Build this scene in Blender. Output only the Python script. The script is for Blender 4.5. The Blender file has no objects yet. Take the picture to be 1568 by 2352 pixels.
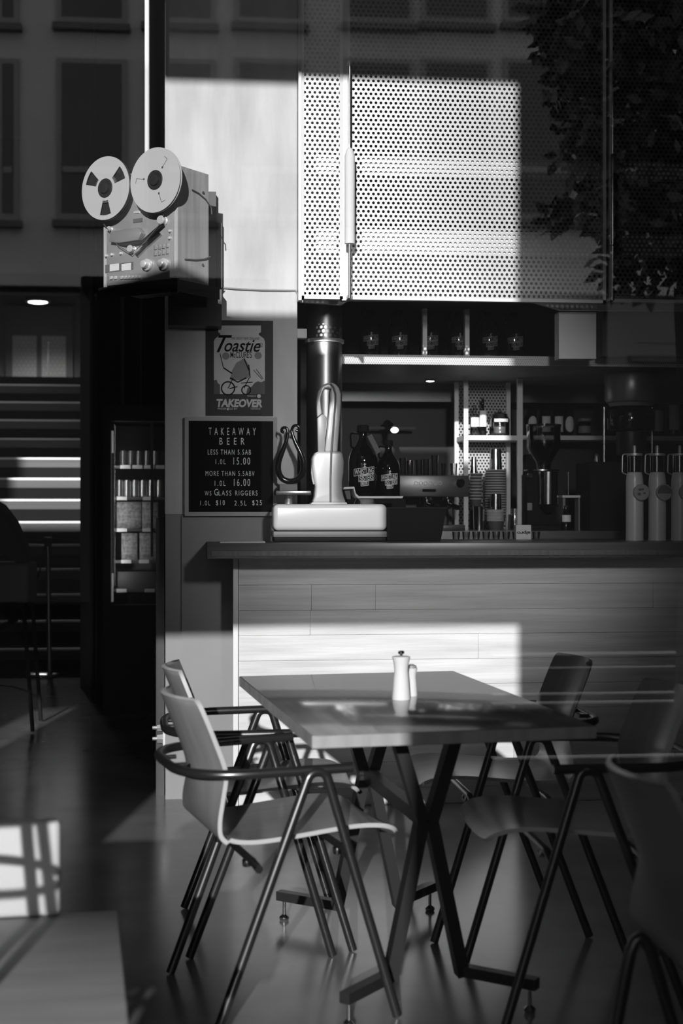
import bpy, bmesh, math, random
from mathutils import Vector, Matrix
random.seed(7)
S = bpy.context.scene
COL = S.collection
R = math.radians
# ------------------------------------------------------------------ camera, light, exposure
TH, H, F, HOR, GY = 0.0995, 1.28, 3266.7, 1168.0, 1.40   # heading of the lens, lens height, focal length in px, horizon row, window plane
cs, sn = math.cos(TH), math.sin(TH)
cam_d = bpy.data.cameras.new('camera'); cam = bpy.data.objects.new('camera', cam_d); COL.objects.link(cam)
cam.location = (0, 0, H); cam.rotation_euler = (R(90), 0, -TH)
cam_d.sensor_fit = 'VERTICAL'; cam_d.sensor_height = 36; cam_d.lens = 50; cam_d.shift_y = -8/2352
cam_d.clip_start = 0.05; cam_d.clip_end = 200
cam_d.dof.use_dof = True; cam_d.dof.focus_distance = 5.6; cam_d.dof.aperture_fstop = 3.2
S.camera = cam
w = bpy.data.worlds.new('sky'); S.world = w; w.use_nodes = True
w.node_tree.nodes['Background'].inputs[0].default_value = (0.8, 0.8, 0.8, 1)
w.node_tree.nodes['Background'].inputs[1].default_value = 1.35
sd = bpy.data.lights.new('sun', 'SUN'); sun = bpy.data.objects.new('sun', sd); COL.objects.link(sun)
SUNX, SUNZ = 0.185, 0.247                                 # sideways and downward run of the light per metre into the room
sun.rotation_euler = Vector((SUNX, 1, -SUNZ)).to_track_quat('-Z', 'Y').to_euler()
sun.location = (-4, -18, 7)
sd.energy = 6.0; sd.angle = R(0.55)
S.view_settings.view_transform = 'Standard'; S.view_settings.look = 'None'
S.view_settings.gamma = 1; S.view_settings.use_curve_mapping = False
S.view_settings.exposure = 0.0
S.cycles.max_bounces = 10; S.cycles.transparent_max_bounces = 24
S.cycles.sample_clamp_indirect = 4.0

# ------------------------------------------------------------------ where a picture row/column lies on a real plane
def ray(px, py):
    a, b = (px-784)/F, (HOR-py)/F
    return Vector((a*cs+sn, -a*sn+cs, b))
def P(px, py, Y):
    d = ray(px, py); t = Y/d.y
    return Vector((d.x*t, Y, H+d.z*t))
def G(px, py, z):
    d = ray(px, py); t = (z-H)/d.z
    return Vector((d.x*t, d.y*t, z))
def C(xc, D, z=0.0): return Vector((xc*cs+D*sn, -xc*sn+D*cs, z))
def X(px, Y): return P(px, HOR, Y).x
def Z(px, py, Y): return P(px, py, Y).z

# ------------------------------------------------------------------ materials (black and white place: greys only)
def M(name, v, rough=0.6, metal=0.0, var=0.0, scale=(6, 6, 6), bump=0.0, bscale=None, spec=0.5, emit=0.0, alpha=None, detail=6):
    m = bpy.data.materials.new(name); m.use_nodes = True
    n = m.node_tree.nodes; l = m.node_tree.links; b = n['Principled BSDF']
    b.inputs['Base Color'].default_value = (v, v, v, 1); b.inputs['Roughness'].default_value = rough
    b.inputs['Metallic'].default_value = metal; b.inputs['Specular IOR Level'].default_value = spec
    if emit:
        b.inputs['Emission Color'].default_value = (1, 1, 1, 1); b.inputs['Emission Strength'].default_value = emit
    if var or bump:
        tc = n.new('ShaderNodeTexCoord')
        def noise(sc):
            mp = n.new('ShaderNodeMapping'); mp.inputs['Scale'].default_value = sc
            nz = n.new('ShaderNodeTexNoise'); nz.inputs['Scale'].default_value = 1.0; nz.inputs['Detail'].default_value = detail
            l.new(tc.outputs['Object'], mp.inputs['Vector']); l.new(mp.outputs['Vector'], nz.inputs['Vector']); return nz
        nz = noise(scale)
        if var:
            cr = n.new('ShaderNodeValToRGB'); lo, hi = max(0, v*(1-var)), min(1, v*(1+var))
            cr.color_ramp.elements[0].position = 0.3; cr.color_ramp.elements[0].color = (lo, lo, lo, 1)
            cr.color_ramp.elements[1].position = 0.7; cr.color_ramp.elements[1].color = (hi, hi, hi, 1)
            l.new(nz.outputs['Fac'], cr.inputs['Fac']); l.new(cr.outputs['Color'], b.inputs['Base Color'])
        if bump:
            nb = noise(bscale or scale); bp = n.new('ShaderNodeBump'); bp.inputs['Strength'].default_value = bump
            bp.inputs['Distance'].default_value = 0.01
            l.new(nb.outputs['Fac'], bp.inputs['Height']); l.new(bp.outputs['Normal'], b.inputs['Normal'])
    return m

def glass_mat(name, gain, tint=1.0, base=0.0, rough=0.0):
    """clear thin pane: what is behind shows through, what is before it is mirrored by Fresnel"""
    m = bpy.data.materials.new(name); m.use_nodes = True
    n = m.node_tree.nodes; l = m.node_tree.links; n.clear()
    out = n.new('ShaderNodeOutputMaterial'); mix = n.new('ShaderNodeMixShader')
    tr = n.new('ShaderNodeBsdfTransparent'); tr.inputs[0].default_value = (tint, tint, tint, 1)
    gl = n.new('ShaderNodeBsdfGlossy'); gl.inputs['Roughness'].default_value = rough
    fr = n.new('ShaderNodeFresnel'); fr.inputs['IOR'].default_value = 1.5
    mu = n.new('ShaderNodeMath'); mu.operation = 'MULTIPLY_ADD'; mu.use_clamp = True
    mu.inputs[1].default_value = gain; mu.inputs[2].default_value = base
    l.new(fr.outputs[0], mu.inputs[0]); l.new(mu.outputs[0], mix.inputs[0])
    l.new(tr.outputs[0], mix.inputs[1]); l.new(gl.outputs[0], mix.inputs[2]); l.new(mix.outputs[0], out.inputs[0])
    return m

def perf_mat(name, v, pitch, hole, rough=0.55, metal=0.0):
    """sheet metal punched with round holes in a triangular grid (object X and Z, in metres)"""
    m = M(name, v, rough, metal)
    n = m.node_tree.nodes; l = m.node_tree.links; b = n['Principled BSDF']; out = n['Material Output']
    tc = n.new('ShaderNodeTexCoord'); sep = n.new('ShaderNodeSeparateXYZ'); l.new(tc.outputs['Object'], sep.inputs[0])
    def mth(op, a, bb=None, c=None):
        k = n.new('ShaderNodeMath'); k.operation = op
        for i, q in enumerate((a, bb, c)):
            if q is None: continue
            if isinstance(q, (int, float)): k.inputs[i].default_value = q
            else: l.new(q, k.inputs[i])
        return k.outputs[0]
    s3 = math.sqrt(3)
    def dist(off):
        u = mth('SUBTRACT', mth('FRACT', mth('MULTIPLY_ADD', sep.outputs[0], 1/pitch, 50+off)), 0.5)
        q = mth('MULTIPLY', mth('SUBTRACT', mth('FRACT', mth('MULTIPLY_ADD', sep.outputs[2], 1/(pitch*s3), 50+off)), 0.5), s3)
        return mth('SQRT', mth('ADD', mth('MULTIPLY', u, u), mth('MULTIPLY', q, q)))
    d = mth('MINIMUM', dist(0.0), dist(0.5))
    h = mth('LESS_THAN', d, hole/2/pitch)
    tr = n.new('ShaderNodeBsdfTransparent'); mix = n.new('ShaderNodeMixShader')
    l.new(h, mix.inputs[0]); l.new(b.outputs[0], mix.inputs[1]); l.new(tr.outputs[0], mix.inputs[2]); l.new(mix.outputs[0], out.inputs[0])
    return m

m_conc = M('board_marked_concrete', 0.62, 0.85, var=0.16, scale=(9, 9, 2.2), bump=0.25, bscale=(40, 40, 14))
m_paint = M('grey_painted_column', 0.27, 0.6, var=0.08, scale=(3, 3, 2))
m_floor = M('polished_concrete', 0.21, 0.2, var=0.28, scale=(2.3, 2.3, 2.3), bump=0.03, bscale=(5, 5, 5), detail=9)
m_dark = M('dark_wall', 0.035, 0.8, var=0.2, scale=(2, 2, 1))
m_ceil = M('dark_ceiling', 0.12, 0.9)
m_back = M('black_back_wall', 0.02, 0.55)
m_front = M('dark_shopfront', 0.10, 0.7)
m_wood_dark = M('dark_table_wood', 0.19, 0.24, var=0.2, scale=(2, 26, 20), bump=0.03, bscale=(4, 60, 60))
m_ply = M('chair_plywood', 0.25, 0.32, var=0.14, scale=(4, 30, 4))
m_edge = M('ply_edge', 0.55, 0.5)
m_tube = M('dark_steel_tube', 0.12, 0.28, 0.85)
m_black = M('black_steel', 0.022, 0.42, spec=0.45)
m_blackm = M('matt_black', 0.012, 0.8, spec=0.2)
m_blackg = M('gloss_black', 0.012, 0.1)
m_steel = M('brushed_steel', 0.55, 0.25, 1.0, var=0.08, scale=(3, 3, 90))
m_chrome = M('chrome', 0.75, 0.12, 1.0)
m_bright = M('satin_aluminium', 0.8, 0.3, 0.45)
m_galv = M('galvanised', 0.5, 0.45, 0.6, var=0.1, scale=(12, 12, 12))
m_white = M('white_enamel', 0.35, 0.25)
m_whitem = M('white_matt', 0.8, 0.75)
m_cream = M('cream_ceramic', 0.5, 0.3)
m_grey = M('mid_grey', 0.28, 0.6)
m_dgrey = M('dark_grey', 0.09, 0.6)
m_ink = M('ink_black', 0.015, 0.8, spec=0.1)
m_posterbk = M('poster_black', 0.035, 0.7)
m_paper = M('poster_paper', 0.62, 0.8)
m_pgrey = M('poster_grey', 0.26, 0.8)
m_pgrey2 = M('poster_mid', 0.12, 0.8)
m_letter = M('white_plastic_letters', 0.9, 0.5)
m_felt = M('black_felt', 0.012, 0.95, spec=0.05)
m_frame = M('board_frame', 0.34, 0.5)
m_clad = M('limewashed_boards', 0.68, 0.8, var=0.17, scale=(1.6, 9, 26), bump=0.3, bscale=(5, 20, 90))
m_slab = M('dark_bar_top', 0.10, 0.35, var=0.18, scale=(1.2, 8, 60))
m_slate = M('mid_bar_top', 0.13, 0.5, var=0.2, scale=(60, 8, 2))
m_woodside = M('deck_wood', 0.42, 0.5, var=0.22, scale=(30, 30, 1.5))
m_deck = M('deck_face', 0.37, 0.4, 0.35)
m_reel = M('reel_flange', 0.58, 0.38, 0.15)
m_tread = M('stair_tread', 0.11, 0.6)
m_nose = M('tread_nosing', 0.85, 0.4, 0.2)
m_bottle = M('amber_glass_dark', 0.006, 0.06)
m_clear = glass_mat('clear_glassware', 2.2, 0.86, 0.03, 0.03)
m_pane = glass_mat('window_glass', 2.3, 0.96, 0.0)
m_can = M('aluminium_can', 0.6, 0.28, 0.8)
m_box = M('carton', 0.33, 0.7, var=0.5, scale=(45, 45, 60))
m_ticket = M('paper_ticket', 0.8, 0.7)
m_lamp = M('lamp_glow', 0.9, 0.5, emit=9.0)
m_lampf = M('fridge_glow', 0.9, 0.5, emit=0.22)
m_panel = perf_mat('punched_panel', 0.33, 0.0222, 0.0128, 0.42, 1.0)
m_perfs = perf_mat('punched_shelf_edge', 0.72, 0.0115, 0.0052)
m_perfb = perf_mat('punched_back', 0.45, 0.0185, 0.0115)
m_mesh = perf_mat('door_mesh', 0.3, 0.05, 0.03)
m_facade = M('pale_render', 0.46, 0.85, var=0.06, scale=(0.6, 0.6, 0.6))
m_facadew = M('facade_window', 0.06, 0.25)
m_facadef = M('facade_frame', 0.24, 0.7)
m_road = M('asphalt', 0.012, 0.95, spec=0.0, var=0.2, scale=(3, 3, 3))
m_kerb = M('pale_kerb', 0.42, 0.8)
m_leaf = M('leaf', 0.035, 0.55)
m_bark = M('bark', 0.04, 0.9)
m_pole = M('gloss_pole', 0.02, 0.3)
m_cup = M('paper_cup', 0.10, 0.7); m_rim = M('paper_cup_rim', 0.62, 0.6)
m_bench = M('bench_wood', 0.4, 0.6, var=0.12, scale=(3, 20, 20))
m_benchw = M('bench_white', 0.66, 0.5)

# ------------------------------------------------------------------ mesh helpers
class MB:
    def __init__(s): s.v = []; s.f = []; s.mi = []
    def add(s, vs, fs, mi=0):
        o = len(s.v); s.v += [tuple(q) for q in vs]; s.f += [tuple(i+o for i in q) for q in fs]; s.mi += [mi]*len(fs); return s
    def box(s, x0, x1, y0, y1, z0, z1, mi=0):
        return s.add([(x0,y0,z0),(x1,y0,z0),(x1,y1,z0),(x0,y1,z0),(x0,y0,z1),(x1,y0,z1),(x1,y1,z1),(x0,y1,z1)],
                     [(0,3,2,1),(4,5,6,7),(0,1,5,4),(1,2,6,5),(2,3,7,6),(3,0,4,7)], mi)
    def bar(s, p0, p1, wd, ht, up=(0,0,1)):
        p0, p1 = Vector(p0), Vector(p1); d = (p1-p0).normalized(); u = Vector(up)
        sd = d.cross(u)
        if sd.length < 1e-4: sd = d.cross(Vector((1,0,0)))
        sd.normalize(); u = sd.cross(d).normalized()
        q = [(-1,-1),(1,-1),(1,1),(-1,1)]
        vs = [p0+sd*a*wd/2+u*b*ht/2 for a,b in q]+[p1+sd*a*wd/2+u*b*ht/2 for a,b in q]
        return s.add(vs, [(0,3,2,1),(4,5,6,7),(0,1,5,4),(1,2,6,5),(2,3,7,6),(3,0,4,7)])
    def tube(s, pts, r, seg=10, closed=False):
        pts = [Vector(p) for p in pts]; n = len(pts); rs = r if isinstance(r, (list, tuple)) else [r]*n
        t0 = (pts[1]-pts[0]).normalized(); ref = Vector((0,0,1)) if abs(t0.z) < .9 else Vector((1,0,0))
        nrm = t0.cross(ref).normalized(); vs = []
        for i, p in enumerate(pts):
            if closed: t = (pts[(i+1)%n]-pts[i-1]).normalized()
            else: t = (pts[min(i+1,n-1)]-pts[max(i-1,0)]).normalized()
            nrm = (nrm-t*nrm.dot(t)).normalized(); bn = t.cross(nrm)
            vs += [p+(nrm*math.cos(2*math.pi*k/seg)+bn*math.sin(2*math.pi*k/seg))*rs[i] for k in range(seg)]
        fs = []
        for i in range(n if closed else n-1):
            a, b = i*seg, ((i+1)%n)*seg
            fs += [(a+k, a+(k+1)%seg, b+(k+1)%seg, b+k) for k in range(seg)]
        if not closed: fs += [tuple(range(seg))[::-1], tuple(range((n-1)*seg, n*seg))]
        return s.add(vs, fs)
    def cyl(s, p0, p1, r0, r1=None, seg=24): return s.tube([p0, p1], [r0, r0 if r1 is None else r1], seg)
    def lathe(s, prof, c=(0,0,0), seg=28):
        vs = []; n = len(prof)
        for r, z in prof:
            vs += [(c[0]+max(r,1e-5)*math.cos(2*math.pi*k/seg), c[1]+max(r,1e-5)*math.sin(2*math.pi*k/seg), c[2]+z) for k in range(seg)]
        fs = [(i*seg+k, i*seg+(k+1)%seg, (i+1)*seg+(k+1)%seg, (i+1)*seg+k) for i in range(n-1) for k in range(seg)]
        fs += [tuple(range(seg))[::-1], tuple(range((n-1)*seg, n*seg))]
        return s.add(vs, fs)
    def prism(s, poly, y0, y1, mi=0):
        n = len(poly); vs = [(x,y0,z) for x,z in poly]+[(x,y1,z) for x,z in poly]
        return s.add(vs, [tuple(range(n)), tuple(range(n,2*n))[::-1]]+[(i,i+n,(i+1)%n+n,(i+1)%n) for i in range(n)], mi)
    def sphere(s, c, r, seg=16, sq=(1,1,1)):
        n = seg//2; prof = [(r*math.sin(math.pi*i/n), -r*math.cos(math.pi*i/n)) for i in range(n+1)]
        o = len(s.v); s.lathe(prof, (0,0,0), seg)
        for i in range(o, len(s.v)):
            x, y, z = s.v[i]; s.v[i] = (c[0]+x*sq[0], c[1]+y*sq[1], c[2]+z*sq[2])
        return s
    def disc(s, c, n, r, t, seg=32):
        n = Vector(n).normalized(); c = Vector(c); return s.cyl(c, c+n*t, r, r, seg)
    def text(s, me, mat=None):
        vs = [Vector(v.co) for v in me.vertices]
        if mat is not None: vs = [mat @ v for v in vs]
        return s.add(vs, [tuple(p.vertices) for p in me.polygons])
    def build(s, name, mat, parent=None, loc=(0,0,0), rz=0.0, bevel=0.0, seg=2, ang=38, rot=None):
        me = bpy.data.meshes.new(name); me.from_pydata(s.v, [], s.f)
        mats = mat if isinstance(mat, (list, tuple)) else [mat]
        for q in mats: me.materials.append(q)
        if len(mats) > 1: me.polygons.foreach_set('material_index', s.mi)
        bm = bmesh.new(); bm.from_mesh(me)
        bmesh.ops.recalc_face_normals(bm, faces=bm.faces)
        if bevel:
            es = [e for e in bm.edges if len(e.link_faces) == 2 and e.calc_face_angle(0) > R(30)]
            bmesh.ops.bevel(bm, geom=es, offset=bevel, segments=seg, affect='EDGES', profile=0.5)
        bm.to_mesh(me); bm.free()
        me.shade_smooth(); me.set_sharp_from_angle(angle=R(ang))
        o = bpy.data.objects.new(name, me); COL.objects.link(o)
        o.location = loc; o.rotation_euler = rot or (0, 0, rz)
        if parent: o.parent = parent
        return o

def fillet(pts, rad, n=7):
    pts = [Vector(p) for p in pts]; out = [pts[0]]
    for i in range(1, len(pts)-1):
        a, b, c = pts[i-1], pts[i], pts[i+1]; u, v = (a-b).normalized(), (c-b).normalized()
        ang = u.angle(v); r = rad[i-1] if isinstance(rad, (list, tuple)) else rad
        d = min(r/math.tan(ang/2), (a-b).length*.49, (c-b).length*.49)
        p0, p1 = b+u*d, b+v*d
        for k in range(n+1):
            t = k/n; out.append((p0*(1-t)+b*t)*(1-t)+(b*(1-t)+p1*t)*t)
    out.append(pts[-1]); return out

def smooth(pts, rad, n=4):
    out, ro = [], []
    P4 = [Vector(p) for p in pts]
    for i in range(len(P4)-1):
        a, b, c, d = P4[max(i-1,0)], P4[i], P4[i+1], P4[min(i+2, len(P4)-1)]
        for k in range(n):
            t = k/n; out.append(0.5*((2*b)+(c-a)*t+(2*a-5*b+4*c-d)*t*t+(3*b-a-3*c+d)*t**3)); ro.append(rad[i]*(1-t)+rad[i+1]*t)
    out.append(P4[-1]); ro.append(rad[-1]); return out, ro
def tag(o, label, cat, group=None, kind=None):
    o['label'] = label; o['category'] = cat
    if group: o['group'] = group
    if kind: o['kind'] = kind
    return o
def thing(name, label, cat, loc=(0,0,0), rz=0.0, group=None):
    o = bpy.data.objects.new(name, None); COL.objects.link(o); o.empty_display_size = 0.1
    o.location = loc; o.rotation_euler = (0,0,rz); return tag(o, label, cat, group)
def struct(name, mb, mat, label=None, **k):
    o = mb.build(name, mat, **k); o['kind'] = 'structure'
    if label: o['label'] = label
    return o
def dup(o, loc=None, rz=None, label=None, group=None, parent=None):
    c = o.copy(); COL.objects.link(c)
    if parent: c.parent = parent
    for ch in [q for q in o.children]:
        dup(ch, parent=c)
    if loc is not None: c.location = loc
    if rz is not None: c.rotation_euler = (0,0,rz)
    if label: c['label'] = label
    if group: c['group'] = group
    return c
ORD = ['topmost', 'second', 'third', 'fourth', 'fifth', 'sixth', 'seventh', 'eighth', 'ninth', 'tenth', 'eleventh', 'twelfth',
       'thirteenth', 'fourteenth', 'fifteenth', 'sixteenth', 'seventeenth', 'eighteenth']
def nth(i, first='first'): return first if i == 0 else ORD[i]

def text_mesh(body, extrude=0.02, shear=0.0, offset=0.0, spacing=1.0):
    cu = bpy.data.curves.new('t', 'FONT'); cu.body = body; cu.size = 1.0; cu.extrude = extrude; cu.shear = shear
    cu.offset = offset; cu.space_character = spacing; cu.resolution_u = 4
    ob = bpy.data.objects.new('t', cu); COL.objects.link(ob)
    bpy.context.view_layer.update()
    me = bpy.data.meshes.new_from_object(ob)
    bpy.data.objects.remove(ob); bpy.data.curves.remove(cu); return me
def text_box(body, x0, x1, z0, z1, y=0.0, depth=0.002, shear=0.0, offset=0.0, spacing=1.0, up=0.0, flip=False):
    """lettering stood upright facing -Y, fitted to x0..x1, z0..z1; returns vertices and faces"""
    me = text_mesh(body, 0.02, shear, offset, spacing)
    xs = [v.co.x for v in me.vertices]; ys = [v.co.y for v in me.vertices]
    ax, bx, ay, by = min(xs), max(xs), min(ys), max(ys)
    vs = []
    for v in me.vertices:
        u, q = (v.co.x-ax)/(bx-ax), (v.co.y-ay)/(by-ay)
        if flip: u, q = 1-u, 1-q
        xx = x0+(x1-x0)*u
        vs.append(Vector((xx, y-(depth if v.co.z > 0 else 0), z0+(z1-z0)*q+up*(xx-(x0+x1)/2))))
    fs = [tuple(p.vertices) for p in me.polygons]; bpy.data.meshes.remove(me); return vs, fs

# ================================================================== THE ROOM
XL, XR, YB, ZC = -5.6, 4.8, 17.5, 4.75
struct('floor', MB().box(XL, XR, GY, YB, -0.12, 0.0), m_floor)
struct('ceiling', MB().box(XL, XR, GY, YB, ZC, ZC+0.12), m_ceil)
struct('wall_left', MB().box(XL-0.12, XL, GY, YB, 0, ZC), m_dark)
struct('wall_right', MB().box(XR, XR+0.12, GY, YB, 0, ZC), m_dark)
struct('wall_back', MB().box(XL, XR, YB, YB+0.12, 0, ZC), m_dark)
# street front: shop window below, fascia, clerestory above
ow = MB()
def fr(x0, x1, z0, z1): ow.box(x0, x1, GY, GY+0.09, z0, z1)
XP = 0.53
fr(XL, -2.46, 0, 1.93); fr(-2.22, -1.13, 0, 1.93); fr(XP, XR, 0, 1.93); fr(-1.13, XP, 0, 0.14)
sx0, sx1, sz0, sz1 = -0.57, -0.06, 2.29, 2.47
fr(XL, sx0, 1.93, 3.33); fr(sx1, 0.20, 1.93, 3.33); fr(0.20, XP, 1.93, 3.05); fr(XP, XR, 1.93, 3.2); fr(XP, 1.24, 3.2, 3.33); fr(1.66, XR, 3.2, 3.33); fr(sx0, sx1, 1.93, sz0); fr(sx0, -0.41, sz1, 2.90); fr(-0.28, sx1, sz1, 2.90); fr(sx0, sx1, 2.90, 3.33)  # fascia slots added so sun reaches the scale, its tower and the rack
fr(XL, -3.85, 3.33, 4.37); fr(-3.85, -3.0, 3.33, 3.85); fr(-3.0, -1.36, 3.33, 4.37); fr(XP, 1.24, 3.33, 4.37); fr(1.66, XR, 3.33, 4.37); fr(1.24, 1.66, 3.6, 4.37); fr(XL, -3.85, 4.37, 4.87); fr(-3.85, -3.0, 4.72, 4.87); fr(-3.0, -1.22, 4.37, 4.87); fr(-1.06, XR, 4.37, 4.87); fr(-1.22, -1.06, 4.72, 4.87)  # upper gaps added to let sun onto the white rod and right shelf
struct('wall_front', ow, m_front)
wf = MB()
struct('window_1', MB().box(-1.13, XP, GY+0.040, GY+0.0402, 0.14, 1.93), m_pane, 'large clear shop window pane mirroring the street')
struct('window_2', MB().box(-1.36, XP, GY+0.040, GY+0.0402, 3.33, 4.37), m_pane)
struct('window_3', MB().box(-2.46, -2.22, GY+0.040, GY+0.0402, 0, 1.93), m_pane)
struct('window_4', MB().box(-3.85, -3.0, GY+0.040, GY+0.0402, 3.33, 4.37), m_pane)

# ---- column of board-marked concrete at the end of the bar
PY = 6.30
px0, px1 = X(378, PY), X(683, PY)
zc = Z(500, 1182, PY)
struct('pillar', MB().box(px0, px1, PY, PY+0.55, zc, ZC), m_conc, 'pale board-marked concrete column beside the bar', bevel=0.006)
lo = MB(); lo.box(px0+0.003, px1-0.003, PY+0.004, PY+0.55, 0, zc)
lo.box(X(417, PY), px1-0.004, PY-0.012, PY+0.02, 0.0, zc-0.004)
struct('trim_1', lo, m_paint, 'grey painted lower cladding of the concrete column')
bl = MB()
for yy, rr in ((1672, 0.018), (1697, 0.024)):
    q = P(372, yy, PY+0.05); bl.cyl((px0-0.006, PY+0.06, q.z), (px0-0.035, PY+0.06, q.z), rr, rr*.8, 6); bl.cyl((px0-0.03, PY+0.06, q.z), (px0-0.055, PY+0.06, q.z), 0.008, 0.008, 8)
bl.box(px0-0.008, px0+0.002, PY+0.02, PY+0.1, P(372, 1720, PY).z, P(372, 1650, PY).z)
tag(bl.build('anchor_plate', m_galv), 'small bolted anchor plate low on the left edge of the column', 'bracket')

struct('trim_14', MB().box(X(358, PY+.1), px0-0.004, PY+0.10, PY+0.3, 0, Z(360, 1190, PY)), m_black)
# ---- back of the room on the left
yb = 10.2
struct('wall_left.001', MB().box(X(222, yb), X(420, yb)+0.4, yb, yb+0.1, 0, ZC), m_dark)
pn = MB()
for a, b in ((278, 286), (322, 326)): pn.box(X(a, yb), X(b, yb), yb-0.03, yb, 1.95, Z(300, 690, yb)+0.3)
struct('trim_2', pn, M('wall_batten', 0.16, 0.7))
# stair newel and side panels
pb = MB(); pb.box(X(184, 10.3), X(214, 10.3), 10.3, 10.42, 0, ZC)
struct('trim_3', pb, m_dgrey)
struct('trim_4', MB().box(X(217, 10.4), X(232, 10.4), 10.36, 10.5, 0, Z(220, 690, 10.4)), M('stair_jamb', 0.14, 0.7))
# bulkhead above the stair head, landing and its door
struct('trim_5', MB().box(XL, X(222, 13.6), 13.6, 13.8, Z(100, 672, 13.6), ZC), m_dark)
struct('floor.001', MB().box(XL, X(232, 14.5)+0.6, 14.62, YB, 2.36, 2.50), m_tread)
yd = 16.4
struct('wall_back.001', MB().box(XL, X(260, yd), yd, yd+0.1, 2.5, ZC), M('landing_wall', 0.09, 0.8))
d1 = MB().box(X(14, yd), X(168, yd), yd-0.05, yd-0.002, 2.5, Z(80, 705, yd)).build('door_1', m_dgrey); d1['kind'] = 'structure'
for a, b in ((30, 85), (97, 152)):
    MB().box(X(a, yd), X(b, yd), yd-0.056, yd-0.052, Z(60, 873, yd), Z(60, 772, yd)).build('door_mesh', m_mesh, d1)
    MB().box(X(a, yd), X(b, yd), yd-0.0515, yd-0.0505, Z(60, 873, yd), Z(60, 772, yd)).build('door_pane', M('obscured_pane', 0.35, 0.4, emit=0.02), d1)
MB().box(X(111, yd), X(114, yd), yd-0.075, yd-0.057, Z(60, 884, yd), Z(60, 785, yd)).build('door_pull', m_steel, d1)

# ================================================================== STAIRS
st = thing('staircase', 'dark open staircase with pale nosed treads rising to the landing door', 'stairs', (0,0,0))
for i in range(13):
    z = 0.195+0.194*i; D = 11.0+0.28*i
    y = C(-2.2, D).y; x0, x1 = X(-260, y), X(186, y)+0.16
    t = MB().box(x0, x1, y, y+0.31, z-0.085, z).build('tread', m_tread, st)
    MB().box(x0, x1, y-0.006, y+0.028, z-0.012, z+0.004).build('nosing', m_nose, t)
    MB().box(x0, x1, y+0.285, y+0.30, z-0.194+0.085 if i < 0 else z+0.002, z+0.106).build('riser', m_blackm, st)
for a in (-255, 210):
    y0, y1 = C(-2.2, 11.02).y, C(-2.2, 14.5).y
    xx = X(a, y0)
    MB().add([(xx, y0, 0), (xx, y0+0.35, 0), (xx, y1, 2.22), (xx, y1, 2.5), (xx, y0, 0.2), (xx+0.04, y0, 0), (xx+0.04, y0+0.35, 0), (xx+0.04, y1, 2.22), (xx+0.04, y1, 2.5), (xx+0.04, y0, 0.2)],
             [(0,1,2,3,4), (9,8,7,6,5), (0,5,6,1), (1,6,7,2), (2,7,8,3), (3,8,9,4), (4,9,5,0)]).build('stringer', m_black, st)
lp = P(87, 694, 15.2)
lt = thing('ceiling_light', 'glowing round ceiling light above the stair landing', 'light', lp)
MB().lathe([(0.13, 0.0), (0.135, 0.03), (0.12, 0.05)]).build('housing', m_dgrey, lt)
MB().lathe([(0.0, -0.012), (0.07, -0.010), (0.10, -0.002), (0.10, 0.0)]).build('diffuser', m_lamp, lt)
MB().cyl((0,0,0.05), (0,0,ZC-lp.z), 0.012).build('stem', m_dgrey, lt)
pl_ = bpy.data.lights.new('landing_light', 'SPOT'); plo = bpy.data.objects.new('landing_light', pl_); COL.objects.link(plo)
pl_.energy = 120; pl_.spot_size = R(150); pl_.spot_blend = 0.6; pl_.shadow_soft_size = 0.08; plo.location = (lp.x, lp.y, lp.z-0.03)

# ================================================================== BAR COUNTER
BY = 6.10; xr = 3.6
bx0 = X(535, BY)
bar = thing('bar_counter', 'long bar counter clad in pale horizontal boards', 'bar', (bx0, BY, 0))
zt = Z(800, 1283, 5.95); zs = Z(800, 1247, 5.95)
cl = MB(); rows = [1283, 1343, 1401, 1458, 1516, 1574, 1632, 1692, 1752, 1812, 1870]
rnd = random.Random(3)
joints = [[2600], [715, 862, 1500], [712, 1800], [1098, 1900], [1720], [640, 1300, 2100], [900, 1640], [1180], [720, 1500], [1000]]
zz = [max(0.0, Z(800, r, BY)) for r in rows]; zz[0] = zt
xa = X(548, BY)-bx0
for i in range(len(zz)-1):
    xs = [xa]+[X(j, BY)-bx0 for j in joints[i]]+[xr]
    xs = [q for q in xs if q <= xr]
    if xs[-1] < xr: xs.append(xr)
    for a, b in zip(xs[:-1], xs[1:]):
        dd = rnd.uniform(0, 0.006)
        cl.box(a+0.0003, b-0.0003, dd, 0.03, zz[i+1]+0.0004, zz[i]-0.0004)
cl.build('front_cladding', m_clad, bar, bevel=0.0012, seg=1)
MB().box(xa, xr, -0.012, 0.0, zt-0.012, zt-0.001).build('lit_edge_strip', m_whitem, bar)  # white strip put in for the light along the first board's top edge
MB().box(0, xa-0.002, -0.006, 0.03, 0, zt).build('corner_trim', m_whitem, bar, bevel=0.002)
MB().box(0.004, xr, 0.031, 0.50, 0, zt-0.002).build('carcass', m_dgrey, bar)
sl = X(475, 5.95)
top = thing('countertop', 'dark thick slab top running along the whole bar', 'countertop', (sl, 5.95, 0))
MB().box(0, xr-0.2, 0.0, 0.70, zt+0.0005, zs).build('slab', m_slab, top, bevel=0.003)
MB().box(0.02, xr-0.22, -0.004, 0.002, zt+0.012, (zt+zs)/2).build('edge_band', m_slate, top)

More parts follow.
